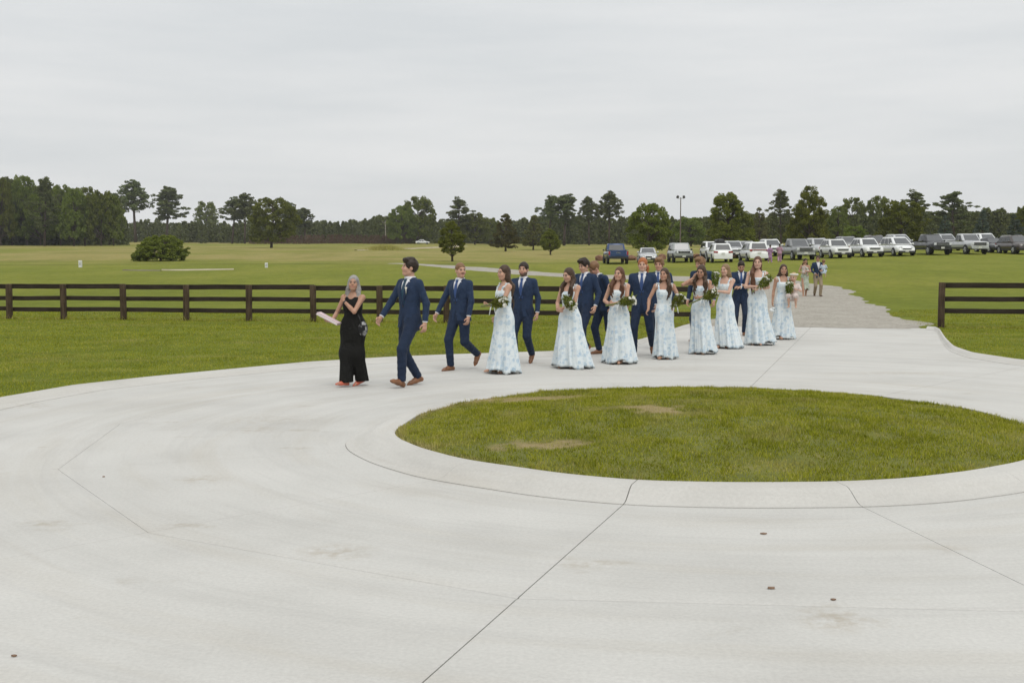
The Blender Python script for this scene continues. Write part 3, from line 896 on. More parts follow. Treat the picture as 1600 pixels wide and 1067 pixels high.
def tree_mesh(seed, kind, n_leaf):
    """unit-height tree; returns crown mesh, trunk mesh"""
    r_ = np.random.default_rng(seed)
    tr = MB(); C = []; size = .022
    def clump(c, rad, n, flat=.7):
        q = r_.normal(0, 1, (n, 3)); q /= np.linalg.norm(q, axis=1)[:, None]
        q *= (r_.uniform(.35, 1, n)**.6)[:, None]*rad
        q[:, 2] *= flat
        C.append(np.asarray(c)+q)
    lean = r_.normal(0, .015, 2)
    if kind in ('oak', 'young', 'cedar', 'big', 'spruce', 'shrub'):
        zb, ztop = {'oak': (.13, .78), 'young': (.20, .85), 'cedar': (.10, .93), 'big': (.06, .9), 'spruce': (.03, .96), 'shrub': (.04, .6)}[kind]
        W = {'oak': .46, 'young': .32, 'cedar': .37, 'big': .46, 'spruce': .34, 'shrub': .95}[kind]
        pts = [(0, 0, -.02), (lean[0], lean[1], .25), (lean[0]*2, lean[1]*2, .5), (lean[0]*3, lean[1]*3, ztop)]
        tr.tube(pts, [.030, .022, .015, .004] if kind != 'shrub' else [.05, .04, .02, .01], 8)
        def env(z):
            u = np.clip((z-zb)/(1-zb), 0, 1)
            if kind == 'oak': return W*np.sqrt(np.clip(1-((u-.42)/.62)**2, 0, 1))
            if kind == 'young': return W*np.clip(np.sin(np.pi*(u*.86+.12))**.7, 0, 1)*(1-.45*u)*1.25
            if kind == 'big': return W*np.clip(1-u, 0, 1)**.55*np.clip(u*7+.35, 0, 1)
            if kind == 'cedar': return W*np.clip(1-u, 0, 1)**.75*np.clip(u*6+.5, 0, 1)*1.1
            if kind == 'spruce': return W*np.clip(1-u, 0, 1)*np.clip(u*14+.4, 0, 1)
            return W*np.sqrt(np.clip(1-(u/1.0)**2, 0, 1))*(.88+.12*np.clip(u*6, 0, 1))
        nc = {'oak': 150, 'young': 120, 'cedar': 140, 'big': 190, 'spruce': 150, 'shrub': 380}[kind]
        k = 0
        wob = r_.uniform(0, 6.28, 6)
        while k < nc:
            z = r_.uniform(zb+.02, .985) if kind != 'shrub' else r_.uniform(.07, .93); t = r_.uniform(0, 2*math.pi)
            wa = .35 if kind in ('shrub', 'young', 'spruce') else 1.0
            e = env(np.array(z))*(1+wa*(.16*math.sin(3*t+wob[0]+z*5)+.10*math.sin(5*t+wob[1]-z*9))) * r_.uniform(.90, 1.05)
            if r_.uniform() > (e/W)**.8+.12: continue
            rr = e*math.sqrt(r_.uniform(.15, 1)) if r_.uniform() < .35 else e*r_.uniform(.78, 1.0)
            rad = {'oak': .085, 'young': .065, 'cedar': .06, 'big': .075, 'spruce': .05, 'shrub': .10}[kind]*r_.uniform(.6, 1.25)
            c = (rr*math.cos(t)+lean[0]*z*3, rr*math.sin(t)+lean[1]*z*3, min(z, .965))
            clump(c, rad, int(n_leaf/nc*r_.uniform(.5, 1.5)), .65 if kind in ('oak', 'young', 'big') else .5)
            if k % 4 == 0 and kind in ('oak', 'big', 'young', 'cedar', 'shrub'):
                zz = max(.12, z-.25*rr/W-.05)
                tr.tube([(lean[0]*zz*3, lean[1]*zz*3, zz), (c[0]*.5, c[1]*.5, (zz+z)/2+.01), c], [.011, .007, .002], 5)
            k += 1
        size = {'oak': .036, 'young': .034, 'cedar': .031, 'big': .030, 'spruce': .027, 'shrub': .055}[kind]
    else:
        # pine: bare trunk, tiers of limbs with flat needle pads at their ends
        zb = {'pine': .42, 'pine_low': .22, 'pine_tall': .52}[kind]
        pts = [(0, 0, -.02), (lean[0], lean[1], .3), (lean[0]*2.2, lean[1]*2.2, .65), (lean[0]*3, lean[1]*3, .97)]
        tr.tube(pts, [.021, .017, .012, .004], 8)
        nl = 32
        for k in range(nl):
            u = (k+.5)/nl
            z = zb + (1-zb)*u*.985
            t = k*2.4 + r_.uniform(-.5, .5)
            l = {'pine': .24, 'pine_low': .27, 'pine_tall': .25}[kind]*(1-u**2.6*.9)*(.55+.45*min(1, u*3.0+.2))*r_.uniform(.55, 1.2)
            base = np.array([lean[0]*3*z, lean[1]*3*z, z])
            up = r_.uniform(.05, .35)
            tip = base + np.array([math.cos(t)*l, math.sin(t)*l, l*up])
            tr.tube([base, (base+tip)/2+np.array([0, 0, -.008]), tip], [.0065, .004, .0015], 5)
            for q in range(5):
                f = .42+.68*q/4*r_.uniform(.8, 1.1)
                c = base+(tip-base)*f + r_.normal(0, .026, 3)
                clump(c, r_.uniform(.028, .056), max(4, int(n_leaf/nl/5)), .55)
        clump((lean[0]*3, lean[1]*3, .955), .05, 60, .6)
        size = .027
    C = np.concatenate(C)
    C = C[C[:, 2] > .01]
    sc = 1.0/max(C[:, 2].max(), .5)
    V = leaf_cards(C, size, r_, .25)
    crown = np_mesh('crown', V, np.arange(len(V)).reshape(-1, 4), False)
    trunk = tr.mesh('trunk', True)
    return crown, trunk
PROTO = {}
def proto(kind, var):
    k = (kind, var)
    if k not in PROTO:
        PROTO[k] = tree_mesh(hash(kind) % 1 + 100*var + sum(map(ord, kind)), kind, {'oak': 13000, 'big': 17000, 'young': 10000, 'cedar': 11000, 'spruce': 10000, 'shrub': 20000}.get(kind, 7600))
        lm = {'oak': M_oak, 'big': M_young, 'young': M_young, 'cedar': M_cedar, 'spruce': M_spruce, 'shrub': M_young}.get(kind, M_pine)
        PROTO[k][0].materials.append(lm)
        PROTO[k][1].materials.append(M_barkp if kind.startswith('pine') else M_bark)
    return PROTO[k]
WID = {'oak': .98, 'young': .66, 'cedar': .80, 'big': .92, 'spruce': .70, 'shrub': 1.95, 'pine': .45, 'pine_low': .48, 'pine_tall': .46}
YS = np.geomspace(60, 1500, 400)
def depth_for(px, py):
    """depth at which the terrain shows at image row py in column px"""
    X = col_at(px, YS); z = ground_z(X, YS)
    rows = 395-(z-1.92)*1850/YS
    k = np.nonzero(rows <= py)[0]
    return YS[k[0]] if len(k) else 600.
def tree(px, base, top, width, kind, label, var=0, Y=None, mat=None, group=None, name=None):
    if Y is None: Y = depth_for(px, base)
    X = col_at(px, Y); z = float(ground_z(X, Y))
    ztop = 1.92-(top-395)*Y/1850
    h = ztop-z; w = width*Y/1850
    crown, trunk = proto(kind, var)
    nm = name or {'pine': 'pine_tree', 'pine_low': 'pine_tree', 'pine_tall': 'pine_tree', 'cedar': 'cedar_tree', 'spruce': 'spruce_tree', 'shrub': 'shrub'}.get(kind, 'broadleaf_tree')
    s = w/WID[kind]
    root = empty(nm, (X, Y, z-.05), random.uniform(0, 6.28), (s, s, h))
    tag(root, label, 'shrub' if kind == 'shrub' else 'tree', group)
    link('trunk', trunk, root); o = link('crown', crown, root)
    return root
g1 = 'single trees standing in the fields'
tree(252, 408, 366, 88, 'shrub', 'wide low rounded green shrub standing alone in the meadow', group=g1)
tree(425, 387.5, 310, 76, 'oak', 'broad round green tree standing alone on the meadow left of centre', 1, group=g1)
tree(322, 377, 316, 40, 'oak', 'lighter green upright tree left of the pair of pines, before the far woods', 2, group=g1)
tree(707, 408.5, 345, 42, 'young', 'young oval tree on a thin trunk at the start of the lane', 1, group=g1)
tree(860, 398.5, 357, 31, 'young', 'smallest young tree, right of the brown-green cedars', 2, group=g1)
tree(790, 393, 334, 50, 'cedar', 'larger and left of the two brown-green cedars in the field', 1, group=g1)
tree(833, 391, 336, 40, 'cedar', 'narrower right-hand cedar next to the small young tree', 2, group=g1)
tree(1016, 384, 318, 70, 'oak', 'spreading grey-green tree behind the blue pickup and silver sedan', 3, Y=150, group=g1)
tree(1140, 380, 300, 82, 'big', 'big pyramidal green tree behind the white wagon with roof box', 1, Y=165, group=g1)
tree(1263, 378, 291, 70, 'big', 'tallest pyramidal green tree behind the grey pickup', 2, Y=170, group=g1)
tree(1406, 374, 315, 72, 'oak', 'dense rounded yellow-green tree behind the white minivan', 4, Y=170, group=g1)
tree(1474, 374, 336, 38, 'spruce', 'short blue-green spruce behind the black pickup', 1, Y=165, group=g1)
tree(1531, 374, 327, 42, 'spruce', 'blue-green spruce behind the silver pickup', 2, Y=170, group=g1)
tree(1336, 376, 353, 40, 'oak', 'low yellowish bushy tree behind the white three-row SUV', 2, Y=180, group=g1)
tree(1588, 374, 334, 46, 'spruce', 'blue-green spruce at the right edge behind the brown SUV', 3, Y=168, group=g1)
g2 = 'tall trees along the far woods'
tree(214, 379, 287, 54, 'pine_tall', 'tall flat-topped pine standing just right of the left wood', 1, group=g2)
tree(262, 379, 294, 52, 'pine', 'tall pine behind the wide low shrub', 2, group=g2)
tree(364, 376, 312, 40, 'pine_tall', 'left one of the pair of pines beside the broad round tree', 3, Y=430, group=g2)
tree(384, 376, 306, 40, 'pine_tall', 'right one of the pair of pines, overlapping the broad round tree', 1, Y=425, group=g2)
tree(450, 376, 318, 40, 'pine', 'pine showing behind the right side of the broad round tree', 3, Y=430, group=g2)
tree(478, 376, 327, 38, 'pine', 'short pine right of the broad round tree', 1, Y=430, group=g2)
tree(628, 376, 322, 48, 'oak', 'left half of the big oak clump behind the utility pole', 3, Y=400, group=g2)
tree(653, 376, 309, 54, 'oak', 'tallest oak of the big clump in the middle distance', 4, Y=405, group=g2)
tree(716, 374, 313, 46, 'pine_low', 'wide pine behind the young oval tree', 2, Y=390, group=g2)
tree(742, 374, 333, 46, 'oak', 'dark rounded oak right of the wide pine', 1, Y=390, group=g2)
tree(768, 374, 341, 28, 'oak', 'small light green tree between the dark oak and the cedars', 2, Y=420, group=g2)
tree(856, 376, 309, 36, 'pine_tall', 'leftmost pine of the tall row right of the cedars', 2, Y=360, group=g2)
tree(881, 376, 307, 52, 'pine', 'widest pine of the tall row right of the cedars', 3, Y=355, group=g2)
tree(920, 376, 311, 32, 'pine_tall', 'slim pine left of the last pine in the tall row', 1, Y=350, group=g2)
tree(951, 376, 304, 40, 'pine_tall', 'last and tallest pine of the row, above the blue pickup', 3, Y=345, group=g2)
tree(1079, 376, 340, 50, 'oak', 'small dark tree right of the floodlight pole', 1, Y=260, group=g2)
tree(1186, 376, 324, 34, 'cedar', 'narrow dark tree between the two big pyramidal trees', 3, Y=230, group=g2)
tree(1219, 376, 300, 38, 'pine_low', 'loose-crowned tree rising left of the tallest pyramidal tree', 1, Y=260, group=g2)
tree(1307, 376, 323, 34, 'oak', 'light green tree right of the tallest pyramidal tree', 2, Y=260, group=g2)
tree(1329, 376, 310, 42, 'oak', 'thin-crowned tall tree above the utility pole on the right', 4, Y=290, group=g2)
tree(1367, 376, 307, 44, 'oak', 'thin-crowned tall tree left of the dense rounded tree', 3, Y=290, group=g2)
tree(1427, 376, 302, 52, 'pine_low', 'tall pine rising behind the dense rounded tree', 2, Y=260, group=g2)
tree(1488, 376, 302, 60, 'pine_low', 'tallest pine on the right, behind the short spruce', 3, Y=260, group=g2)
tree(1600, 376, 322, 40, 'oak', 'dark tree cut off by the right edge above the brown SUV', 3, Y=200, group=g2)
# the wood on the left: trees one can tell apart by their crowns
g3 = 'trees at the front of the left wood'
lw = [(-28, 384, 280, 60, 'oak'), (4, 384, 279, 46, 'oak'), (22, 384, 281, 40, 'pine_low'), (45, 384, 277, 50, 'oak'), (72, 384, 282, 44, 'pine_low'), (66, 384, 300, 50, 'oak'), (97, 383, 290, 50, 'oak'), (118, 383, 297, 44, 'oak'), (135, 382, 293, 50, 'oak'), (160, 381, 299, 46, 'oak'), (180, 380, 306, 40, 'oak')]
for k, (px, b, t, w, kd) in enumerate(lw):
    tree(px, b, t, w, kd, '%s %s from the left edge in the front row of the dark left wood' % (['half-hidden', 'second', 'third', 'fourth', 'fifth', 'sixth', 'seventh', 'eighth', 'ninth', 'tenth', 'last'][k], 'pine' if kd.startswith('pine') else 'leafy tree'), k % 4 + 1, Y=330+random.uniform(-8, 20), group=g3)

# far woods that read as one dark mass
def woods(name, spans, label, seed, mat):
    r_ = np.random.default_rng(seed)
    C = []; S = []; tr = MB()
    for (px0, px1, top0, top1, Y, dY, step, wpx) in spans:
        px = px0
        while px < px1:
            f = (px-px0)/(px1-px0)
            y_ = Y+r_.uniform(-dY, dY); X = col_at(px, y_); z = float(ground_z(X, y_))
            top = top0+(top1-top0)*f + r_.normal(0, 2.6)+4.5*(fnoise(np.array(px/26.), np.array(seed*1.7+Y*.01), seed, 3)-.5)*2
            h = max(3.0, 1.92-(top-395)*y_/1850-z); w = wpx*y_/1850*r_.uniform(.7, 1.25)/2
            n = int(420)
            u = r_.uniform(.0, 1, n)**1.1
            con = r_.uniform() < .6
            e = w*((1-u)**.6*1.1+.06 if con else np.sqrt(np.clip(1-((u-.40)/.62)**2, 0, 1))+.05)
            t = r_.uniform(0, 2*math.pi, n)
            q = np.c_[X+np.cos(t)*e*r_.uniform(.4, 1, n), y_+np.sin(t)*e*r_.uniform(.4, 1, n), z+h*u]
            C.append(q); S.append(np.full(n, h*.10))
            tr.tube([(X, y_, z-.2), (X, y_, z+h*.8)], [h*.016, h*.005], 5)
            px += step*r_.uniform(.6, 1.4)
    C = np.concatenate(C); S = np.concatenate(S)
    V = leaf_cards(C, S.reshape(-1, 1)[:, 0], r_, .2) if False else None
    n = len(C)
    d = r_.normal(0, 1, (n, 3)); d /= np.linalg.norm(d, axis=1)[:, None]
    e = np.cross(d, r_.normal(0, 1, (n, 3))); e /= np.linalg.norm(e, axis=1)[:, None]; f = np.cross(d, e)
    s = (S*r_.uniform(.6, 1.3, n))[:, None]
    V = np.stack([C-e*s*.5-f*s*.15, C-e*s*.02-f*s*.42, C+e*s*.55+f*s*.05, C+f*s*.40], 1).reshape(-1, 3)
    root = empty(name, (0, 0, 0)); tag(root, label, 'woods', kind='stuff')
    o = link('crowns', np_mesh('crowns', V, np.arange(len(V)).reshape(-1, 4), False), root, [mat]); o['kind'] = 'stuff'
    o = tr.build('trunks', M_bark, root); o['kind'] = 'stuff'
woods('far_woods', [(150, 620, 352, 348, 540, 20, 6, 18), (600, 1000, 348, 346, 500, 20, 6, 20), (980, 1640, 346, 336, 380, 20, 7, 26), (150, 330, 346, 350, 520, 20, 5, 16), (280, 620, 351, 344, 460, 16, 5.5, 17), (585, 860, 343, 346, 440, 14, 5.5, 18), (840, 1010, 338, 342, 400, 14, 5.5, 20),
                    (990, 1120, 344, 342, 330, 12, 6, 22), (1090, 1320, 340, 338, 300, 14, 6, 24), (1300, 1640, 336, 330, 290, 14, 6.5, 26)],
      'low dark band of woods along the horizon', 4, M_wood_far)
woods('left_wood', [(-40, 190, 288, 312, 372, 12, 5, 30), (-40, 195, 305, 330, 352, 10, 6, 30)], 'dark mass of trees behind the front row of the left wood', 5, M_wood_far)
M_brush = leaf_mat('dry_brush', (.10, .065, .04), (.17, .115, .075), (.23, .17, .11), .2)
woods('brush', [(395, 650, 374, 372.5, 405, 6, 7, 14)], 'reddish dry brush along the foot of the far woods', 8, M_brush)
# tall pale grass on the mound beside the dirt track
n = 2600
Yt = rng.normal(246, 3.2, n); Xt = -26.5+rng.normal(0, 2.2, n)+(Yt-246)*.25
hh = rng.uniform(.5, 1.3, n)*np.exp(-((Xt+26.5)/3.5)**2)
blades('tall_grass', Xt, Yt, ground_z(Xt, Yt), hh, np.full(n, .05), rng.uniform(.1, .7, n), 'mound of tall pale grass beside the dirt track')
print('trees', time.time()-T0)
# ------------------------------------------------------------------ parked vehicles (front towards -Y in their own axes)
def paint(name, col, metal=.0, rough=.28):
    if name in MATS: return MATS[name]
    m, N, L, B = nodes_of(name)
    t = N.new('ShaderNodeTexCoord').outputs['Object']
    r = ramp(N, [(.3, tuple(c*.93 for c in col)), (.7, tuple(min(1, c*1.04) for c in col))])
    L.new(noise(N, L, t, 2.0, 4), r.inputs[0]); L.new(r.outputs[0], B.inputs['Base Color'])
    # road dust towards the sills
    sp = N.new('ShaderNodeSeparateXYZ'); L.new(t, sp.inputs[0])
    B.inputs['Metallic'].default_value = metal; B.inputs['Roughness'].default_value = rough
    B.inputs['Coat Weight'].default_value = .6; B.inputs['Coat Roughness'].default_value = .08
    MATS[name] = m
    return m
M_glass = plain('car_glass', (.022, .026, .028), .06, .1, 1, spec=.6)
M_glass.node_tree.nodes['Principled BSDF'].inputs['IOR'].default_value = 1.45
M_screen = plain('windscreen_glass', (.03, .034, .036), .05, .1, 1, spec=.7)
M_screen.node_tree.nodes['Principled BSDF'].inputs['IOR'].default_value = 1.95
M_tyre = plain('tyre', (.018, .018, .018), .85, .2, 8)
M_rim = plain('rim', (.42, .43, .44), .35, .1, 4, metal=.8)
M_rimd = plain('rim_dark', (.05, .05, .055), .4, .1, 4, metal=.5)
M_trim = plain('black_trim', (.02, .02, .021), .55, .2, 5)
M_chrome = plain('chrome', (.6, .61, .62), .2, .05, 3, metal=1.0)
M_lamp = plain('headlamp', (.62, .64, .66), .12, .1, 9, spec=.9)
M_tail = plain('tail_lamp', (.34, .018, .015), .15, .15, 9)
M_plate = plain('number_plate', (.62, .62, .58), .5, .05, 9)

def loft(sections):
    """sections: list of rings (same count of points) -> closed loft"""
    m = MB(); n = len(sections[0])
    V = [p for s_ in sections for p in s_]; Fs = []
    for i_ in range(len(sections)-1):
        for k in range(n):
            Fs.append((i_*n+k, (i_+1)*n+k, (i_+1)*n+(k+1) % n, i_*n+(k+1) % n))
    Fs.append(tuple(range(n))); Fs.append(tuple(reversed(range((len(sections)-1)*n, len(sections)*n))))
    return m.add(V, Fs)
def ring(y, w, zb, zt, crown=.03, tuck=.94, shoulder=.10):
    """body cross-section at y, half width w"""
    h = zt-zb
    half = [(0, zb), (w*.86, zb), (w*.965, zb+.06*h/.6+.02), (w, zb+h*.38), (w*.995, zb+h*.62), (w*tuck, zt-shoulder*h), (w*.80, zt-.012), (w*.45, zt+crown*.7), (0, zt+crown)]
    return [(x, y, z) for x, z in half] + [(-x, y, z) for x, z in half[-2:0:-1]]
KINDS = {
 # L, W, H, wheel r, axle front/back (y), belt z; hood: list (y, ztop); cabin base & roof y's
 'sedan': dict(W=.90, R=.33, ax=(-1.42, 1.40), zb=.24, top=[(-2.30, .50), (-2.24, .66), (-2.05, .76), (-1.2, .90), (-.9, .95), (1.5, .99), (2.2, .98), (2.32, .88), (2.38, .55)], cab=(-1.05, -.28, .85, 1.75), roof=1.44, belt=.93, plan=[(-2.30, .74), (-2.1, .86), (-1.6, .985), (1.8, .99), (2.2, .92), (2.38, .80)]),
 'suv': dict(W=.97, R=.38, ax=(-1.45, 1.42), zb=.32, top=[(-2.38, .62), (-2.33, .90), (-2.15, 1.00), (-1.25, 1.09), (-.95, 1.12), (2.2, 1.14), (2.34, 1.08), (2.40, .70)], cab=(-1.15, -.35, 1.75, 2.28), roof=1.74, belt=1.09, plan=[(-2.38, .78), (-2.2, .89), (-1.7, .985), (1.9, .99), (2.3, .93), (2.40, .87)]),
 'boxy': dict(W=.96, R=.42, ax=(-1.38, 1.40), zb=.42, top=[(-2.20, .85), (-2.17, 1.12), (-2.1, 1.17), (-.9, 1.20), (-.8, 1.21), (2.1, 1.21), (2.2, 1.2), (2.24, .85)], cab=(-.86, -.52, 1.95, 2.16), roof=1.86, belt=1.17, plan=[(-2.20, .90), (-2.0, .97), (-1.7, 1.0), (1.9, 1.0), (2.1, .99), (2.24, .95)]),
 'minivan': dict(W=.99, R=.36, ax=(-1.55, 1.52), zb=.26, top=[(-2.50, .52), (-2.44, .74), (-2.2, .88), (-1.5, 1.03), (-1.2, 1.08), (2.3, 1.10), (2.5, 1.05), (2.58, .60)], cab=(-1.62, -.45, 2.05, 2.50), roof=1.75, belt=1.05, plan=[(-2.50, .74), (-2.3, .86), (-1.8, .985), (2.0, .99), (2.4, .94), (2.58, .86)]),
 'pickup': dict(W=1.0, R=.42, ax=(-1.85, 1.83), zb=.48, top=[(-2.90, .82), (-2.86, 1.13), (-2.72, 1.20), (-1.5, 1.25), (-1.2, 1.27), (.85, 1.27), (.9, 1.30), (2.78, 1.30), (2.90, 1.28), (2.92, .80)], cab=(-1.25, -.50, .55, .83), roof=1.93, belt=1.24, plan=[(-2.90, .86), (-2.7, .94), (-2.2, .99), (2.4, .99), (2.8, .975), (2.92, .955)]),
}
def lerp_tab(tab, y):
    return float(np.interp(y, [t[0] for t in tab], [t[1] for t in tab]))
def make_car(kind, col, label, X, Y, heading, name=None, dark=False, group='vehicles parked on the grass', extras=(), rim=None, trim_low=True, chrome=False, scale=1.0, grille='wide', z=None):
    K = KINDS[kind]
    nm = {'sedan': 'parked_sedan', 'suv': 'parked_suv', 'boxy': 'parked_suv', 'minivan': 'parked_minivan', 'pickup': 'parked_pickup'}[kind]
    zz = float(ground_z(X, Y)) if z is None else z
    root = empty(name or nm, (X, Y, zz-.02), heading, scale)
    tag(root, label, {'sedan': 'car', 'suv': 'car', 'boxy': 'car', 'minivan': 'minivan', 'pickup': 'pickup truck'}[kind], group)
    W = K['W']; zb = K['zb']
    ys = sorted(set([t[0] for t in K['top']] + [t[0] for t in K['plan']] + list(np.linspace(K['top'][0][0], K['top'][-1][0], 12))))
    secs = []
    for y in ys:
        ends = min(y-ys[0], ys[-1]-y)
        b = zb + (.10*max(0, 1-ends/.35))
        secs.append(ring(y, W*lerp_tab(K['plan'], y), b, lerp_tab(K['top'], y)))
    body = loft(secs).build('body', col, root, True)
    # greenhouse: base ring and roof ring
    c0, c1, c2, c3 = K['cab']; belt = K['belt']; rf = K['roof']
    wb = W*.93; wr = W*(.74 if kind in ('sedan', 'suv', 'minivan') else .80)
    def gring(u):
        z = belt + (rf-belt)*u; f = u**1.15
        w = wb + (wr-wb)*f
        y0 = c0+(c1-c0)*u; y3 = c3+(c2-c3)*u
        return [(-w*.86, y0, z), (0, y0-.10*(1-u*.5), z), (w*.86, y0, z), (w, y0+.16, z), (w*1.01, (y0+y3)/2, z), (w, y3-.12, z), (w*.88, y3, z), (0, y3+.05, z), (-w*.88, y3, z), (-w, y3-.12, z), (-w*1.01, (y0+y3)/2, z), (-w, y0+.16, z)]
    us = [0, .15, .5, .86, .95, 1.0]
    secs = [gring(u) for u in us]
    top = [(x*.90, y*.94+.06*(c1+c2)/2, z+.045) for x, y, z in gring(1.0)]
    cabm = loft([[p for p in r_] for r_ in secs] + [top])
    cabm.f = [tuple(reversed(f)) for f in cabm.f]
    cabo = cabm.build('cabin', col, root, True)
    # glass panels sit 6 mm proud of the cabin
    def pane(nmz, a, b, ulo, uhi, shrink=.06, off=.007, parent=root, gm=None):
        """pane between ring points a and b (indices), from height ulo to uhi"""
        P = []
        for u in (ulo, (ulo+uhi)/2, uhi):
            r_ = gring(u); pa, pb = Vector(r_[a]), Vector(r_[b])
            mids = [pa] + [Vector(r_[q]) for q in (range(a+1, b) if b > a else [])] + [pb]
            row = []
            tot = [0]
            for q in range(len(mids)-1): tot.append(tot[-1]+(mids[q+1]-mids[q]).length)
            for t in np.linspace(shrink, 1-shrink, 5):
                d = t*tot[-1]; k = max(0, min(len(mids)-2, next((q for q in range(len(mids)-1) if d <= tot[q+1]+1e-6), len(mids)-2)))
                row.append(mids[k].lerp(mids[k+1], (d-tot[k])/(tot[k+1]-tot[k])))
            P.append(row)
        P = np.array([[tuple(p) for p in r_] for r_ in P])
        du = P[:, -1]-P[:, 0]; dv = P[-1]-P[0]
        nrm = np.cross(du.mean(0), dv.mean(0)); nrm /= np.linalg.norm(nrm)
        m = MB(); m.grid(P+nrm*off); m.grid((P-nrm*.01)[:, ::-1])
        return m.build(nmz, gm or M_glass, parent, True)
    pane('windshield', 0, 2, .10, .93, .03, gm=M_screen)
    pane('rear_window', 6, 8, .14 if kind != 'sedan' else .12, .90, .05)
    # side windows, split by pillars
    for side in (1, -1):
        n_w = {'sedan': 2, 'suv': 3, 'boxy': 2, 'minivan': 3, 'pickup': 2}[kind]
        for q in range(n_w):
            P = []
            for u in (.12, .5, .88):
                r_ = gring(u); pa, pm, pb = (Vector(r_[k]) for k in ((3, 4, 5) if side > 0 else (11, 10, 9)))
                row = []
                for t in np.linspace((q+.05)/n_w, (q+.95)/n_w, 4):
                    t = .02+t*.96
                    row.append(pa.lerp(pm, t*2) if t < .5 else pm.lerp(pb, t*2-1))
                P.append([(p.x+side*.007, p.y, p.z) for p in row])
            m = MB(); P = np.array(P); B_ = P.copy(); B_[..., 0] -= side*.02
            m.grid(P if side > 0 else P[:, ::-1]); m.grid(B_[:, ::-1] if side > 0 else B_)
            m.build('side_window', M_glass, root, True)
    # wheels
    for ay in K['ax']:
        for sx in (-1, 1):
            w_ = empty('wheel', (sx*(W-.10), ay, K['R']), 0, 1.0, root)
            ar = MB(); ar.disc((sx*.085, 0, .015), (1, 0, 0), K['R']*1.16, .05, 24); ar.build('wheel_arch_shade', M_trim, w_)  # dark disc stands in for the shaded gap round the tyre
            ty = MB(); ty.tube([(-.11, 0, 0), (-.10, 0, 0), (.10, 0, 0), (.125, 0, 0)] if sx > 0 else [(.11, 0, 0), (.10, 0, 0), (-.10, 0, 0), (-.125, 0, 0)], [K['R']*.9, K['R'], K['R'], K['R']*.93], 24)
            ty.build('tyre', M_tyre, w_, False)
            ri = MB(); ri.disc((sx*.122, 0, 0), (sx, 0, 0), K['R']*.66, .02, 20, K['R']*.60)
            for q in range(5):
                a = q*2*math.pi/5
                ri.box((sx*.135, math.cos(a)*K['R']*.33, math.sin(a)*K['R']*.33), (.015, .07, K['R']*.6), rx=a-math.pi/2+math.pi) if False else ri.tube([(sx*.134, 0, 0), (sx*.134, math.cos(a)*K['R']*.6, math.sin(a)*K['R']*.6)], [.03, .045], 5)
            ri.build('rim', rim or M_rim, w_, False)
    y0, y1 = ys[0], ys[-1]
    # lower cladding and bumpers
    lowz = zb+.10
    fw = W*lerp_tab(K['plan'], y0+.1)
    fr = MB(); fr.box((0, y0+.06, zb+.12), (fw*1.9, .20, .18)); fr.build('front_bumper', M_trim if not chrome else M_chrome, root)
    rw = W*lerp_tab(K['plan'], y1-.1)
    rr = MB(); rr.box((0, y1-.05, zb+.13), (rw*1.9, .18, .20)); rr.build('rear_bumper', M_trim if trim_low else col, root)
    # grille and lamps follow the front
    zt = lerp_tab(K['top'], y0+.06)
    gh = {'pickup': .30, 'suv': .17, 'boxy': .20, 'minivan': .09, 'sedan': .13}[kind]
    gw = {'pickup': 1.20, 'suv': .95, 'boxy': 1.64, 'minivan': .80, 'sedan': .62}[kind]
    gz = {'pickup': .98, 'suv': .80, 'boxy': 1.0, 'minivan': .66, 'sedan': .58}[kind]
    gr = MB(); gr.box((0, y0-.005, gz), (gw, .05, gh)); go = gr.build('grille', M_trim, root)
    for q in range(2 if kind in ('pickup', 'suv') else 1):
        MB().box((0, y0-.033, gz+(q-.5)*gh*.4 if kind in ('pickup', 'suv') else gz+gh*.48), (gw*.96, .012, .02)).build('grille_bar', M_chrome if kind != 'boxy' else M_trim, go)
    if kind == 'sedan':
        for sx in (-1, 1):
            MB().box((sx*.13, y0-.034, gz), (.20, .014, .10)).build('grille_insert', M_rimd, go)
    hy = y0+.14 if kind in ('sedan', 'minivan', 'suv') else y0+.03
    for sx in (-1, 1):
        hw = {'pickup': .24, 'suv': .34, 'boxy': .20, 'minivan': .36, 'sedan': .34}[kind]; hh = {'pickup': .22, 'suv': .14, 'boxy': .20, 'minivan': .17, 'sedan': .13}[kind]
        hx = fw*{'pickup': .80, 'suv': .76, 'boxy': .74, 'minivan': .72, 'sedan': .72}[kind]
        hz = gz+{'pickup': .05, 'suv': .05, 'boxy': 0, 'minivan': .10, 'sedan': .07}[kind]
        m = MB(); m.box((0, 0, 0), (hw, .16, hh), taper=.85)
        o = m.build('headlight', M_lamp, root); o.location = (sx*hx, hy-(.04 if kind == 'boxy' else 0), hz); o.rotation_euler = (0, sx*R(6), sx*R(22 if kind != 'boxy' else 2))
        tw, th, tz = {'pickup': (.16, .40, 1.02), 'suv': (.40, .14, .98), 'boxy': (.13, .34, 1.0), 'minivan': (.22, .16, 1.02), 'sedan': (.36, .15, .80)}[kind]
        m = MB(); m.box((0, 0, 0), (tw, .14, th))
        o = m.build('tail_light', M_tail, root); o.location = (sx*(rw*.985-tw/2), y1-.075, tz); o.rotation_euler = (0, 0, -sx*R(8))
        # mirrors
        m = MB(); m.ball((sx*(W*.98+.10), c0+.42, belt+.10), (.11, .07, .085), 8, 6); m.build('wing_mirror', M_trim if dark or kind in ('boxy', 'pickup') else col, root, True)
    if kind == 'minivan':
        MB().box((0, y1-.02, 1.06), (rw*1.72, .05, .05)).build('tail_light_bar', M_tail, root)
    MB().box((0, y0-.04, zb+.18), (.34, .015, .16)).build('front_plate', M_plate, root)
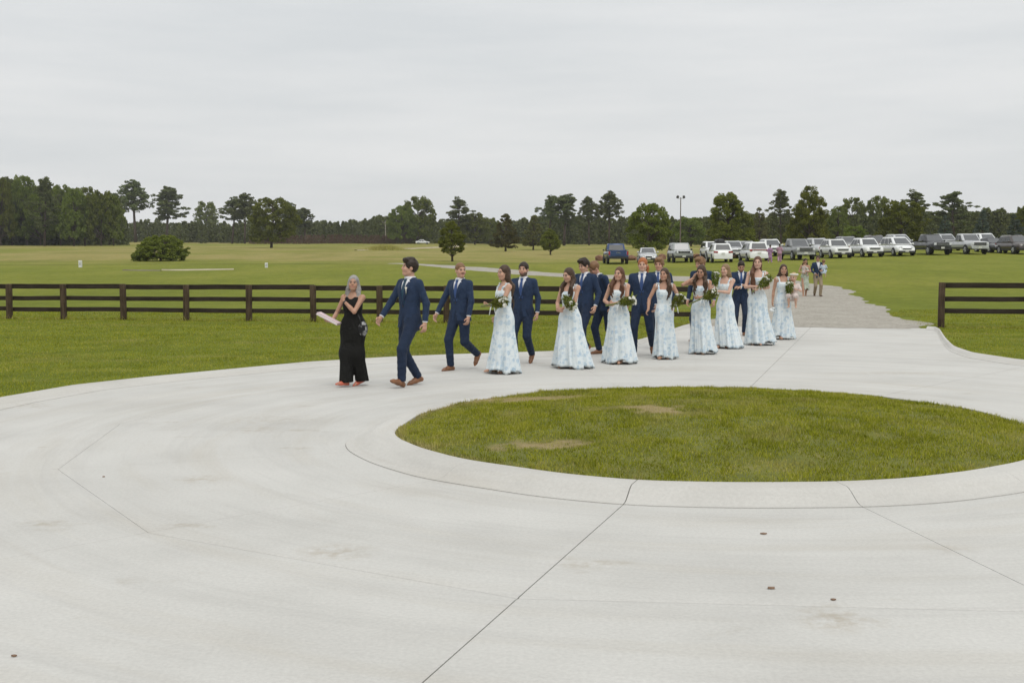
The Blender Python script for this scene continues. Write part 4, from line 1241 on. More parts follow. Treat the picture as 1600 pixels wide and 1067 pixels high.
    MB().box((0, y1+.016, zb+(.52 if kind != 'pickup' else .13)), (.32, .02, .16)).build('rear_plate', M_plate, root)
    if kind == 'pickup':
        # open bed: dark liner set in the top, tailgate panel with its handle
        MB().box((0, (.95+y1-.12)/2, 1.315), (W*1.62, y1-.12-.95, .03)).build('bed_liner', M_trim, root)
        for sx in (-1, 1): MB().box((sx*W*.93, (.95+y1-.1)/2, 1.33), (.10, y1-.1-.95, .05)).build('bed_rail', col, root)
        tg = MB().box((0, y1+.005, 1.06), (W*1.52, .05, .46)).build('tailgate', col, root)
        MB().box((0, y1+.036, 1.20), (.26, .02, .07)).build('tailgate_handle', M_trim, tg)
    if kind in ('suv', 'minivan', 'boxy'):
        for sx in (-1, 1):
            MB().tube([(sx*wr*.84, c1+.2, rf+.03), (sx*wr*.84, c1+.3, rf+.075), (sx*wr*.84, c2-.2, rf+.075), (sx*wr*.84, c2-.1, rf+.03)], .02, 6).build('roof_rail', M_trim if dark or kind == 'boxy' else M_chrome, root)
    for sx in (-1, 1):
        MB().box((sx*(W+.001), (K['ax'][0]+K['ax'][1])/2, zb+.10), (.03, K['ax'][1]-K['ax'][0]-1.0, .13)).build('sill', M_trim, root)
        for q in range(2):
            MB().box((sx*(W+.004), c0+1.0+q*1.02, belt-.12), (.03, .17, .03)).build('door_handle', M_chrome if q < 9 else col, root)
    return root, K

P_white = paint('white_paint', (.80, .81, .80), 0, .3)
P_white2 = paint('cream_white_paint', (.74, .75, .725), 0, .32)
P_silver = paint('silver_paint', (.55, .56, .565), .3, .32)
P_grey = paint('grey_paint', (.24, .245, .245), .25, .3)
P_black = paint('black_paint', (.028, .029, .031), .2, .25)
P_blue = paint('blue_paint', (.016, .05, .16), .25, .25)
P_brown = paint('brown_paint', (.075, .06, .055), .3, .3)
P_sage = paint('pale_grey_paint', (.36, .38, .37), .1, .35)

def at_px(px, Y): return col_at(px, Y)
Yc = 116.
blue, KB = make_car('pickup', P_blue, 'blue pickup truck seen from behind, leftmost vehicle on the grass', at_px(961, 117), 117, R(181), rim=M_rimd)
sed, _ = make_car('sedan', P_silver, 'silver sedan facing the camera beside the blue pickup', at_px(1011, 119), 119, R(-3), rim=M_rim)
box, KX = make_car('boxy', P_sage, 'pale grey boxy off-roader with black grille', at_px(1062, 117), 117, R(2), rim=M_rimd)
make_car('suv', P_white, 'white SUV seen from behind with a black roof box', at_px(1123, 113), 113, R(180-1), trim_low=False, name='parked_suv')
make_car('minivan', P_white, 'white minivan seen from behind with a wide tail lamp', at_px(1176, 113), 113, R(181), trim_low=False)
make_car('pickup', P_grey, 'grey crew-cab pickup with a large chrome grille behind the pair in purple', at_px(1243, 112), 112, R(4), chrome=True)
make_car('suv', P_white2, 'white three-row SUV right of the grey pickup', at_px(1304, 113), 113, R(2))
make_car('suv', P_white, 'white compact SUV between another white SUV and a white minivan', at_px(1352, 114), 114, R(3))
make_car('minivan', P_white, 'white minivan facing the camera, next to the black pickup', at_px(1400, 115), 115, R(3))
make_car('pickup', P_black, 'black crew-cab pickup truck in the right half of the row', at_px(1451, 116), 116, R(4), dark=True)
make_car('pickup', P_silver, 'silver pickup truck with chrome bumper near the right end of the row', at_px(1508, 117), 117, R(4), chrome=True)
make_car('suv', P_brown, 'dark brown SUV cut off by the right edge', at_px(1584, 117), 117, R(4))
g_ = 'vehicles in the rear row'
make_car('sedan', P_black, 'black sedan squeezed between the silver pickup and the brown SUV', at_px(1546, 121), 121, R(4), dark=True, group=g_)
make_car('suv', P_white, 'white SUV behind the one with the roof box, far left of the rear row', at_px(1112, 126), 126, R(2), group=g_)
make_car('suv', P_silver, 'silver SUV facing the camera between the two white cars seen from behind', at_px(1144, 124), 124, R(0), group=g_)
make_car('sedan', P_silver, 'silver car mostly hidden behind the white minivan seen from behind', at_px(1164, 127), 127, R(0), group=g_, scale=1.12)
make_car('suv', P_white2, 'white car behind the pair in purple', at_px(1203, 126), 126, R(3), group=g_)
make_car('suv', P_silver, 'silver SUV between the grey pickup and the white three-row SUV', at_px(1277, 121), 121, R(3), group=g_)
make_car('suv', P_grey, 'grey SUV roof showing behind the two white SUVs', at_px(1322, 130), 130, R(2), group=g_, dark=True)
make_car('suv', P_brown, 'dark roofed SUV behind the white compact SUV', at_px(1366, 130), 130, R(2), group=g_)
make_car('minivan', P_silver, 'silver van roof behind the white minivan on the right', at_px(1402, 131), 131, R(2), group=g_)
make_car('suv', P_silver, 'silver car showing behind the black and silver pickups', at_px(1474, 130), 130, R(2), group=g_)
make_car('suv', P_white, 'white SUV roof between the silver pickup and the brown SUV', at_px(1536, 130), 130, R(2), group=g_)
make_car('sedan', P_white, 'tiny white car on the far road before the woods in the middle', at_px(661, 395), 395, R(90), group=None)

# roof box on the white SUV seen from behind
Xb, Yb = at_px(1123, 113), 113
rb = empty('roof_box', (Xb, Yb, float(ground_z(Xb, Yb))+1.86-.02), R(180-1))
tag(rb, 'black roof box on the white SUV seen from behind', 'roof box')
secs = []
for y, s_ in ((-1.0, .35), (-.85, .8), (-.4, 1), (.5, 1), (.85, .85), (.95, .6)):
    secs.append([(x*s_*.42, y, z*(.6+.4*s_)) for x, z in ((-1, .0), (-1.02, .14), (-.85, .32), (0, .37), (.85, .32), (1.02, .14), (1, .0))])
loft(secs).build('shell', M_trim, rb, True)
for q in (-.5, .5): MB().box((0, q, -.03), (1.1, .06, .05)).build('cross_bar', M_trim, rb)

# writing on two of the vehicles
def lettering(txt, parent, loc, size, rz, mat, name='lettering'):
    c = bpy.data.curves.new('lettering', 'FONT'); c.body = txt; c.size = size; c.align_x = 'CENTER'; c.align_y = 'CENTER'; c.extrude = .004; c.space_character = 1.25
    o = bpy.data.objects.new('lettering', c)
    dg = bpy.context.evaluated_depsgraph_get()
    COL.objects.link(o); dg.update()
    me = bpy.data.meshes.new_from_object(o.evaluated_get(dg))
    bpy.data.objects.remove(o)
    ob = link(name, me, parent, [mat])
    ob.location = loc; ob.rotation_euler = (R(90), 0, rz)
    return ob
lettering('BRONCO', box, (0, -2.236, 1.0), .17, 0, M_chrome)
lettering('GMC', blue, (0, 2.965, 1.07), .17, math.pi, M_chrome)

# reddish boulders behind the parked cars
M_rock = plain('red_rock', (.20, .105, .065), .95, .5, 3.5, bmp=1.0, bscale=6)
def boulder(px, Y, w, h, label, seed):
    r_ = random.Random(seed); m = MB(); m.ball((0, 0, h*.42), (w/2, w*.42, h*.58), 12, 8)
    V = np.concatenate(m.v)
    for k in range(len(V)):
        f = 1+.16*math.sin(V[k][0]*5/w+seed)+.12*math.sin(V[k][2]*7/h+seed*2)+r_.uniform(-.13, .13)
        V[k] = V[k]*(f, f, max(.8, min(1.1, f)))
    m.v = [V]
    X = at_px(px, Y)
    o = m.build('boulder', M_rock, None, False)
    o.location = (X, Y, float(ground_z(X, Y))-.08); o.rotation_euler = (0, 0, seed)
    tag(o, label, 'boulder', 'reddish boulders behind the parked cars')
for k, (px, w, h, lb) in enumerate([(936, 1.1, .62, 'round reddish boulder left of the blue pickup'), (983, 1.5, .60, 'reddish boulder just right of the blue pickup'), (992, .9, .40, 'smaller reddish boulder left of the silver sedan'),
        (1033, 1.2, .62, 'reddish boulder between the silver sedan and the boxy off-roader'), (1087, 1.3, .6, 'reddish boulder just right of the boxy off-roader'), (1097, 1.2, .42, 'low flat boulder left of the white SUV with roof box'), (1147, 1.3, .72, 'orange-brown boulder between the two white cars seen from behind')]):
    boulder(px, 128, w*.95, h*1.05, lb, k+1)
print('cars', time.time()-T0)
# ------------------------------------------------------------------ people: implicit bodies and clothes turned into single smooth meshes
def axis(lo, hi, h, fine=None, hf=None):
    if fine is None: return np.arange(lo, hi+h, h)
    a, b = fine
    p = [np.arange(lo, a, h), np.arange(a, b, hf), np.arange(b, hi+h, h)]
    q = np.concatenate(p)
    return q[np.r_[True, np.diff(q) > 1e-4]]
class Field:
    def __init__(s, lo, hi, h, fine=None, hf=None):
        fx, fy, fz = fine if fine else (None, None, None)
        s.x = axis(lo[0], hi[0], h, fx, hf); s.y = axis(lo[1], hi[1], h, fy, hf); s.z = axis(lo[2], hi[2], h, fz, hf)
        s.D = np.full((len(s.x), len(s.y), len(s.z)), .25, dtype=np.float32)
    def sub(s, lo, hi, m=.07):
        r_ = []
        for a, l, h_ in ((s.x, lo[0], hi[0]), (s.y, lo[1], hi[1]), (s.z, lo[2], hi[2])):
            i0 = np.searchsorted(a, l-m); i1 = np.searchsorted(a, h_+m)
            r_.append(slice(max(0, i0), max(i0+1, i1)))
        sl = tuple(r_)
        return sl, s.x[sl[0]][:, None, None], s.y[sl[1]][None, :, None], s.z[sl[2]][None, None, :]
    def put(s, sl, d, k=0.0, mode='u'):
        A = s.D[sl]
        d = np.asarray(d, dtype=np.float32)
        if mode == 'cut': d = -d; A, d, sg = -A, -d, -1
        else: sg = 1
        if k > 0:
            h_ = np.clip(.5+.5*(d-A)/k, 0, 1)
            r_ = d*(1-h_)+A*h_-k*h_*(1-h_)
        else: r_ = np.minimum(A, d)
        s.D[sl] = sg*r_
    def cone(s, a, b, ra, rb, k=.02, cut=None, ripple=None, mode='u', flat=None):
        a = np.array(a, float); b = np.array(b, float); r_ = max(ra, rb)
        sl, X, Y, Z = s.sub(np.minimum(a, b)-r_, np.maximum(a, b)+r_)
        d = b-a; L2 = max(float(d@d), 1e-9)
        t = np.clip(((X-a[0])*d[0]+(Y-a[1])*d[1]+(Z-a[2])*d[2])/L2, 0, 1)
        q = np.sqrt((X-a[0]-t*d[0])**2+(Y-a[1]-t*d[1])**2+(Z-a[2]-t*d[2])**2)
        f = q-(ra+(rb-ra)*t)
        if ripple is not None:
            am, fr, ph = ripple
            if fr < 0:
                an_ = np.arctan2(Y-a[1]-t*d[1], X-a[0]-t*d[0])
                f = f + am*(np.sin(-fr*an_+ph+1.5*t)+.6*np.sin(-fr*1.7*an_+2*ph))*(.3+.7*t)
            else: f = f + am*np.sin(fr*(t*math.sqrt(L2))+ph+3*X*8+2*Y*9)*np.clip(t*(1-t)*4+.3, 0, 1)
        if cut is not None:     # plane: keep the side before the point along the direction
            c, n_ = cut; f = np.maximum(f, (X-c[0])*n_[0]+(Y-c[1])*n_[1]+(Z-c[2])*n_[2])
        s.put(sl, f, k, mode)
    def ell(s, c, r_, k=.015, M=None, mode='u', ripple=None):
        c = np.array(c, float); m = max(r_)
        sl, X, Y, Z = s.sub(c-m, c+m)
        X, Y, Z = X-c[0], Y-c[1], Z-c[2]
        if M is not None:
            X, Y, Z = (M[0][0]*X+M[1][0]*Y+M[2][0]*Z), (M[0][1]*X+M[1][1]*Y+M[2][1]*Z), (M[0][2]*X+M[1][2]*Y+M[2][2]*Z)
        k0 = np.sqrt((X/r_[0])**2+(Y/r_[1])**2+(Z/r_[2])**2)
        k1 = np.sqrt((X/r_[0]**2)**2+(Y/r_[1]**2)**2+(Z/r_[2]**2)**2)+1e-6
        d = k0*(k0-1)/k1
        if ripple is not None: d = d + ripple(X, Y, Z)
        s.put(sl, d, k, mode)
    def stack(s, tab, k=.02, grow=0.0, lo=None, hi=None, lean=(0, 0), p=2.35, twist=None):
        T = np.array(tab, float)
        z0 = T[0, 0] if lo is None else lo; z1 = T[-1, 0] if hi is None else hi
        sl, X, Y, Z = s.sub((-.4, -.4, z0), (.4, .4, z1), .05)
        zz = Z[0, 0]
        a = np.interp(zz, T[:, 0], T[:, 1])+grow; b = np.interp(zz, T[:, 0], T[:, 2])+grow
        cy = np.interp(zz, T[:, 0], T[:, 3]) if T.shape[1] > 3 else 0*zz
        lx, ly = lean_at(zz, lean)
        u = np.abs((X-lx)/a); v = np.abs((Y-ly-cy)/b)
        d = ((u**p+v**p)**(1/p)-1)*np.minimum(a, b)
        d = np.maximum(np.maximum(d, z0-Z), Z-z1)
        s.put(sl, d, k)
    def mesh(s):
        return surface_nets(s.D, s.x, s.y, s.z)
def lean_at(z, lean):
    t = np.clip((z-.95)/.55, 0, 1.6)
    return lean[0]*t, lean[1]*t
def surface_nets(D, xs, ys, zs):
    nx, ny, nz = D.shape
    inside = D < 0
    cn = (nx-1, ny-1, nz-1)
    nc = cn[0]*cn[1]*cn[2]
    axs = (xs, ys, zs); rec = []; mark = np.zeros(nc, bool)
    for ax in range(3):
        sl0 = [slice(None)]*3; sl1 = [slice(None)]*3
        sl0[ax] = slice(0, -1); sl1[ax] = slice(1, None)
        A = inside[tuple(sl0)]; B = inside[tuple(sl1)]
        idx = np.nonzero(A != B)
        if len(idx[0]) == 0: continue
        o = [q for q in range(3) if q != ax]
        v = (idx[o[0]] >= 1) & (idx[o[0]] < cn[o[0]]) & (idx[o[1]] >= 1) & (idx[o[1]] < cn[o[1]])
        idx = tuple(i_[v] for i_ in idx)
        d0 = D[tuple(sl0)][idx]; d1 = D[tuple(sl1)][idx]
        t = d0/(d0-d1)
        P = np.stack([axs[q][idx[q]] for q in range(3)], -1).astype(float)
        P[:, ax] += t*(axs[ax][idx[ax]+1]-axs[ax][idx[ax]])
        ids = []
        for (da, db) in ((-1, -1), (0, -1), (0, 0), (-1, 0)):
            c = [None]*3
            c[ax] = idx[ax]; c[o[0]] = idx[o[0]]+da; c[o[1]] = idx[o[1]]+db
            f = (c[0]*cn[1]+c[1])*cn[2]+c[2]
            ids.append(f); mark[f] = True
        ids = np.stack(ids, -1)
        flip = A[idx]
        if ax == 1: flip = ~flip
        rec.append((ids, P, flip))
    act = np.nonzero(mark)[0]
    re = np.full(nc, -1, dtype=np.int32); re[act] = np.arange(len(act))
    n = len(act); S = np.zeros((n, 3)); Cn = np.zeros(n); edges = []
    for ids, P, flip in rec:
        ids = re[ids]
        for q in range(4):
            Cn += np.bincount(ids[:, q], None, n)
            for k in range(3): S[:, k] += np.bincount(ids[:, q], P[:, k], n)
        ids = ids.copy(); ids[~flip] = ids[~flip][:, ::-1]
        edges.append(ids)
    return S/np.maximum(Cn, 1)[:, None], np.concatenate(edges)

# ---- materials for people
def attr_mat(name, rough=.5, sss=.0, spec=.4):
    m, N, L, B = nodes_of(name)
    a = N.new('ShaderNodeAttribute'); a.attribute_name = 'Col'
    t = N.new('ShaderNodeTexCoord').outputs['Object']
    r = ramp(N, [(.3, (.93, .93, .93)), (.7, (1.05, 1.04, 1.03))]); L.new(noise(N, L, t, 25, 3), r.inputs[0])
    L.new(mixc(N, L, 1.0, a.outputs['Color'], r.outputs[0], 'MULTIPLY'), B.inputs['Base Color'])
    B.inputs['Roughness'].default_value = rough; B.inputs['Specular IOR Level'].default_value = spec
    if sss:
        B.inputs['Subsurface Weight'].default_value = sss; B.inputs['Subsurface Scale'].default_value = .012
        B.inputs['Subsurface Radius'].default_value = (1, .4, .2)
    return m
M_skin = attr_mat('skin', .5, .12)
def cloth(name, col, rough=.85, weave=220, var=.10, fold=7, sheen=.04):
    if name in MATS: return MATS[name]
    m, N, L, B = nodes_of(name)
    t = N.new('ShaderNodeTexCoord').outputs['Object']
    r = ramp(N, [(.3, tuple(c*(1-var) for c in col)), (.7, tuple(c*(1+var) for c in col))])
    L.new(noise(N, L, t, weave, 2), r.inputs[0]); L.new(r.outputs[0], B.inputs['Base Color'])
    B.inputs['Roughness'].default_value = rough; B.inputs['Specular IOR Level'].default_value = .25
    B.inputs['Sheen Weight'].default_value = sheen
    bump(N, L, B, noise(N, L, mapping(N, L, t, (1.4, 1.4, .8)), fold, 3, .5, .8), .8, .05)
    MATS[name] = m
    return m
M_navy = cloth('navy_suit', (.020, .036, .076))
M_navyt = cloth('navy_trousers', (.015, .026, .054))
M_shirt = cloth('white_shirt', (.72, .72, .74), fold=12)
M_tie = cloth('blue_tie', (.045, .085, .22), .5, 90, .2)
M_tied = cloth('dark_teal_tie', (.02, .06, .10), .5, 60, .5)
M_black = cloth('black_jersey', (.007, .007, .006), .8, 200, .15, sheen=0)
M_leather = plain('brown_leather', (.20, .085, .035), .4, .25, 14)
M_leatherd = plain('dark_brown_leather', (.10, .05, .028), .4, .25, 14)
M_sole = plain('sole', (.05, .03, .02), .7)
M_nude = plain('nude_sandal', (.38, .22, .13), .5, .1, 12)
M_coral = plain('coral_shoe', (.55, .13, .075), .5, .1, 12)
M_khaki = cloth('khaki_trousers', (.30, .24, .165))
def floral(name, base, c1, c2, c3, scale=11):
    m, N, L, B = nodes_of(name)
    t = N.new('ShaderNodeTexCoord').outputs['Object']
    oi = N.new('ShaderNodeObjectInfo').outputs['Random']
    cb = N.new('ShaderNodeCombineXYZ'); L.new(math_(N, L, 'MULTIPLY', oi, 40.0), cb.inputs[0]); L.new(math_(N, L, 'MULTIPLY', oi, 23.0), cb.inputs[2])
    va = N.new('ShaderNodeVectorMath'); L.new(t, va.inputs[0]); L.new(cb.outputs[0], va.inputs[1])
    dn = N.new('ShaderNodeTexNoise'); dn.inputs['Scale'].default_value = 22; dn.inputs['Detail'].default_value = 3; L.new(va.outputs[0], dn.inputs['Vector'])
    ds = N.new('ShaderNodeVectorMath'); ds.operation = 'MULTIPLY_ADD'; L.new(dn.outputs['Color'], ds.inputs[0]); ds.inputs[1].default_value = (.07, .07, .07); L.new(va.outputs[0], ds.inputs[2])
    p = ds.outputs[0]
    v = N.new('ShaderNodeTexVoronoi'); v.inputs['Scale'].default_value = scale; v.inputs['Randomness'].default_value = .95; L.new(p, v.inputs['Vector'])
    sc = N.new('ShaderNodeSeparateColor'); L.new(v.outputs['Color'], sc.inputs[0])
    petal = ramp(N, [(.0, (.9, .9, .9)), (.15, (.25, .25, .25)), (.27, (.85, .85, .85)), (.42, (.4, .4, .4)), (.66, (0, 0, 0))]); L.new(v.outputs['Distance'], petal.inputs[0])
    on = ramp(N, [(.20, (0, 0, 0)), (.50, (1, 1, 1))]); L.new(sc.outputs[0], on.inputs[0])
    f1 = math_(N, L, 'MULTIPLY', petal.outputs[0], on.outputs[0])
    tone = mixc(N, L, sc.outputs[1], c1, c2)
    v2 = N.new('ShaderNodeTexVoronoi'); v2.inputs['Scale'].default_value = scale*2.3; L.new(p, v2.inputs['Vector'])
    s2 = N.new('ShaderNodeSeparateColor'); L.new(v2.outputs['Color'], s2.inputs[0])
    lf = ramp(N, [(.25, (1, 1, 1)), (.42, (0, 0, 0))]); L.new(v2.outputs['Distance'], lf.inputs[0])
    on2 = ramp(N, [(.62, (0, 0, 0)), (.66, (1, 1, 1))]); L.new(s2.outputs[2], on2.inputs[0])
    f2 = math_(N, L, 'MULTIPLY', lf.outputs[0], on2.outputs[0])
    c = mixc(N, L, math_(N, L, 'MULTIPLY', f2, .6), base, c3)
    c = mixc(N, L, math_(N, L, 'MULTIPLY', f1, .9), c, tone)
    L.new(c, B.inputs['Base Color']); B.inputs['Roughness'].default_value = .8; B.inputs['Sheen Weight'].default_value = .1
    B.inputs['Specular IOR Level'].default_value = .2
    bump(N, L, B, noise(N, L, mapping(N, L, t, (1.6, 1.6, .25)), 14, 4, .6, .5), .5, .03)
    MATS[name] = m
    return m
M_floral = floral('blue_floral_chiffon', (.72, .775, .79), (.25, .41, .56), (.44, .58, .69), (.50, .60, .65), 13)
M_green_floral = floral('green_floral_cotton', (.50, .56, .46), (.10, .24, .16), (.42, .25, .22), (.12, .22, .18), 13)
M_purple = floral('purple_floral_cotton', (.34, .20, .33), (.10, .04, .16), (.52, .28, .44), (.25, .12, .26), 10)
M_pinkp = floral('pink_purple_cotton', (.42, .25, .34), (.30, .14, .26), (.5, .32, .40), (.30, .2, .3), 10)
M_ruffle = cloth('white_ruffle', (.74, .77, .77), .8, 200, .05)
def hair_mat(name, dark, light, rough=.45):
    if name in MATS: return MATS[name]
    m, N, L, B = nodes_of(name)
    t = N.new('ShaderNodeTexCoord').outputs['Object']
    g = noise(N, L, mapping(N, L, t, (95, 95, 9)), 1.0, 4, .65, 1.2)
    big = noise(N, L, t, 14, 3)
    r = ramp(N, [(.28, dark), (.72, light)]); L.new(mixc(N, L, .35, g, big), r.inputs[0])
    L.new(r.outputs[0], B.inputs['Base Color']); B.inputs['Roughness'].default_value = rough; B.inputs['Specular IOR Level'].default_value = .3
    bump(N, L, B, g, .5, .006)
    MATS[name] = m
    return m
HAIR = {
 'brown': hair_mat('brown_hair', (.022, .013, .008), (.10, .058, .034)),
 'auburn': hair_mat('auburn_hair', (.045, .018, .010), (.17, .080, .042)),
 'dark': hair_mat('dark_hair', (.010, .007, .005), (.042, .026, .017)),
 'ginger': hair_mat('ginger_hair', (.22, .06, .018), (.50, .18, .06)),
 'blond': hair_mat('dark_blond_hair', (.11, .065, .032), (.34, .23, .12)),
 'sand': hair_mat('sandy_hair', (.10, .05, .024), (.30, .17, .085)),
 'grey': hair_mat('grey_hair', (.07, .06, .055), (.50, .48, .46)),
 'toddler': hair_mat('toddler_hair', (.34, .22, .10), (.60, .44, .26)),
}
SKIN = {'light': (.52, .31, .22), 'fair': (.57, .36, .27), 'tan': (.43, .245, .165), 'deep': (.12, .06, .038), 'rosy': (.55, .31, .225)}

TM = [(.78, .165, .115, .01), (.88, .170, .118, .01), (.98, .158, .108, .0), (1.08, .150, .104, .0), (1.2, .158, .108, 0), (1.3, .178, .116, .0), (1.38, .182, .115, .005), (1.44, .168, .10, .01), (1.49, .115, .078, .012), (1.53, .066, .064, .015)]
TF = [(.76, .165, .12, .01), (.86, .176, .125, .012), (.94, .168, .118, .01), (1.02, .142, .10, .0), (1.10, .123, .09, 0), (1.18, .128, .094, -.002), (1.26, .142, .115, -.012), (1.32, .146, .116, -.012), (1.38, .142, .095, .0), (1.43, .125, .078, .008), (1.47, .085, .062, .012), (1.52, .05, .05, .015)]
def ik(A, T, l1, l2, hint):
    A = Vector(A); T = Vector(T); d = T-A; L_ = d.length
    mx_ = (l1+l2)*.998
    if L_ > mx_: T = A+d*(mx_/L_); d = T-A; L_ = mx_
    a = (l1*l1-l2*l2+L_*L_)/(2*L_)
    h_ = math.sqrt(max(l1*l1-a*a, 0)); u = d.normalized()
    hv = Vector(hint); hv = hv-u*hv.dot(u)
    if hv.length < 1e-4: hv = u.orthogonal()
    return A+u*a+hv.normalized()*h_, T

class Body:
    """joint positions for a 1.8 m figure facing -Y; scaled by its root"""
    def __init__(s, sex='m', lean=(0, 0), drop=.02, head=(0, 0, 0), arms=None, legs=None, hands=None):
        s.sex = sex; s.lean = lean; f = sex == 'f'
        s.shx = .165 if f else .195; s.shz = 1.43 if f else 1.455
        s.hip = {q: Vector((q*.09, 0, .93-drop)) for q in (1, -1)}
        lx, ly = lean_at(np.array(s.shz), lean)
        s.sh = {q: Vector((q*s.shx+float(lx), .01+float(ly), s.shz)) for q in (1, -1)}
        nx, ny = lean_at(np.array(1.56), lean)
        s.neck = Vector((float(nx), float(ny)+.018, 1.50))
        s.hc = Vector((float(nx)*1.08, float(ny)*1.1-.012, 1.655))
        y_, p_, r_ = head
        s.HM = Matrix.Rotation(R(y_), 3, 'Z') @ Matrix.Rotation(R(r_), 3, 'Y') @ Matrix.Rotation(R(p_), 3, 'X')
        # pitching the head swings it about the top of the neck
        piv = Vector((0, .02, -.10)); s.hc = s.hc+piv - s.HM @ piv
        s.el = {}; s.wr = {}
        up, fo = (.29, .25) if f else (.31, .265)
        for q in (1, -1):
            T, hint = (arms or {}).get(q, ((q*.26, .02, .93), (q*.3, .6, 0)))
            s.el[q], s.wr[q] = ik(s.sh[q], T, up, fo, hint)
        s.kn = {}; s.an = {}; s.fr = {}
        for q in (1, -1):
            x, y, lift, pitch, yaw = (legs or {}).get(q, (q*.10, 0, 0, 0, q*8))
            M = Matrix.Rotation(R(yaw), 3, 'Z') @ Matrix.Rotation(R(-pitch), 3, 'X')
            zmin = min((M @ Vector(c)).z for c in ((0, .075, -.085), (0, -.19, -.085), (0, -.12, -.085)))
            T = Vector((x, y, lift-zmin))
            s.kn[q], s.an[q] = ik(s.hip[q], T, .435, .43, (q*.12+.0, -1, .1))
            s.fr[q] = M
        s.hands = hands or {}
def put_body(F, b, female):
    F.stack(TF if female else TM, lean=b.lean, lo=.87, grow=0 if female else -.008)
    k = .9 if female else 1.0
    sk = .82 if female else 1.0
    for q in (1, -1):
        dz = Vector((-q*.012, 0, -.022)) if not female else Vector((0, 0, 0)); s2 = sk if female else .78
        F.cone(b.sh[q]+Vector((-q*.03, 0, .0))+dz, b.sh[q]+dz, .05*s2, .056*s2, .05 if female else .02)
        F.cone(b.sh[q]+dz, b.el[q], .053*s2, .040*s2, .03)
        F.cone(b.el[q], b.el[q].lerp(b.wr[q], .4), .040*sk, .041*sk, .012)
        F.cone(b.el[q].lerp(b.wr[q], .35), b.wr[q], .041*sk, .027*sk, .012)
        F.cone(b.hip[q], b.kn[q], .088, .056, .03)
        F.cone(b.kn[q], b.kn[q].lerp(b.an[q], .4), .054, .056, .015)
        F.cone(b.kn[q].lerp(b.an[q], .35), b.an[q], .056, .036, .02)
        M = b.fr[q]; a = b.an[q]
        F.cone(a, a+M @ Vector((0, .035, -.05)), .036, .032, .015)
        F.cone(a+M @ Vector((0, .0, -.04)), a+M @ Vector((0, -.13, -.062)), .034, .026, .02)
        F.cone(a+M @ Vector((.012, -.10, -.062)), a+M @ Vector((.012, -.17, -.070)), .025, .016, .012)
        hand(F, b, q, .86 if female else 1.0)
    # neck and head
    M = b.HM; c = b.hc
    H = lambda v: c+M @ Vector(v)
    F.cone(b.neck+Vector((0, .01, -.03)), H((0, .022, -.05)), .053*k, .050*k, .02)
    w = .95 if female else 1.0
    F.ell(H((0, .018, .030)), (.076*w, .096, .098), .012, M)
    F.ell(H((0, -.030, -.026)), (.063*w, .060, .080), .03, M)
    F.ell(H((0, -.058, -.088)), (.030*w, .030, .026), .03, M)          # chin
    F.cone(H((-.045*w, .0, -.065)), H((-.018, -.05, -.092)), .024*w, .018, .025)   # jaw
    F.cone(H((.045*w, .0, -.065)), H((.018, -.05, -.092)), .024*w, .018, .025)
    F.cone(H((-.036, -.074, .032)), H((.036, -.074, .032)), .014, .014, .018)      # brow
    for q in (1, -1):
        F.ell(H((q*.031, -.098, .008)), (.018, .014, .012), .014, M, 'cut')       # eye sockets
        F.ell(H((q*.031, -.080, .007)), (.0135, .0115, .0115), .004, M)           # eyeballs
        F.ell(H((q*.040, -.064, -.030)), (.024, .022, .026), .02, M)              # cheeks
        F.ell(H((q*.078*w, .012, -.006)), (.010, .022, .032), .008, M)            # ears
    F.cone(H((0, -.086, .022)), H((0, -.103, -.018)), .008, .0105, .010)             # nose
    F.ell(H((0, -.094, -.024)), (.016, .011, .008), .008, M)
    F.ell(H((0, -.081, -.052)), (.022, .014, .0075), .008, M)                       # lips
    F.ell(H((0, -.079, -.061)), (.019, .014, .0075), .007, M)
def hand(F, b, q, s):
    """palm, four fingers, thumb; (direction, palm normal, curl) may be given"""
    d0 = (b.wr[q]-b.el[q]).normalized()
    dirn, pn, curl = b.hands.get(q, (None, None, 35))
    d = Vector(dirn).normalized() if dirn else d0
    n = Vector(pn) if pn else Vector((-q*1.0, 0, 0))          # palm faces the thigh
    n = (n-d*n.dot(d)).normalized()
    side = d.cross(n)*1.0                                      # across the palm
    # thumb lies towards the front / up side
    th = side if (side.y < 0 or (abs(side.y) < .3 and side.z > 0)) else -side
    w = b.wr[q]
    F.cone(w-d*.01, w+d*.03, .026*s, .024*s, .01)
    for t in (-.024, -.008, .008, .024):
        F.cone(w+d*.025+th*t*s*.8, w+d*.088*s+th*t*s, .015*s, .013*s, .008)
    L_ = (.064, .078, .084, .074)
    for k, t in enumerate((-.030, -.0105, .0095, .029)):
        c1, c2 = R(curl), R(curl*2.0)
        p0 = w+d*.088*s+th*t*s
        l = L_[k]*s
        d1 = (d*math.cos(c1)+n*math.sin(c1)+th*t*3).normalized(); d2 = (d*math.cos(c2)+n*math.sin(c2)+th*t*2).normalized()
        p1 = p0+d1*l*.5; p2 = p1+d2*l*.5
        F.cone(p0, p1, .0098*s, .0092*s, .003); F.cone(p1, p2, .0092*s, .0078*s, .003)
    p0 = w+d*.03*s+th*.026*s; p1 = p0+(d*.6+th*.75+n*.25).normalized()*.042*s; p2 = p1+(d*.9+th*.15+n*.35).normalized()*.034*s
    F.cone(p0, p1, .013*s, .0115*s, .008); F.cone(p1, p2, .0115*s, .009*s, .003)

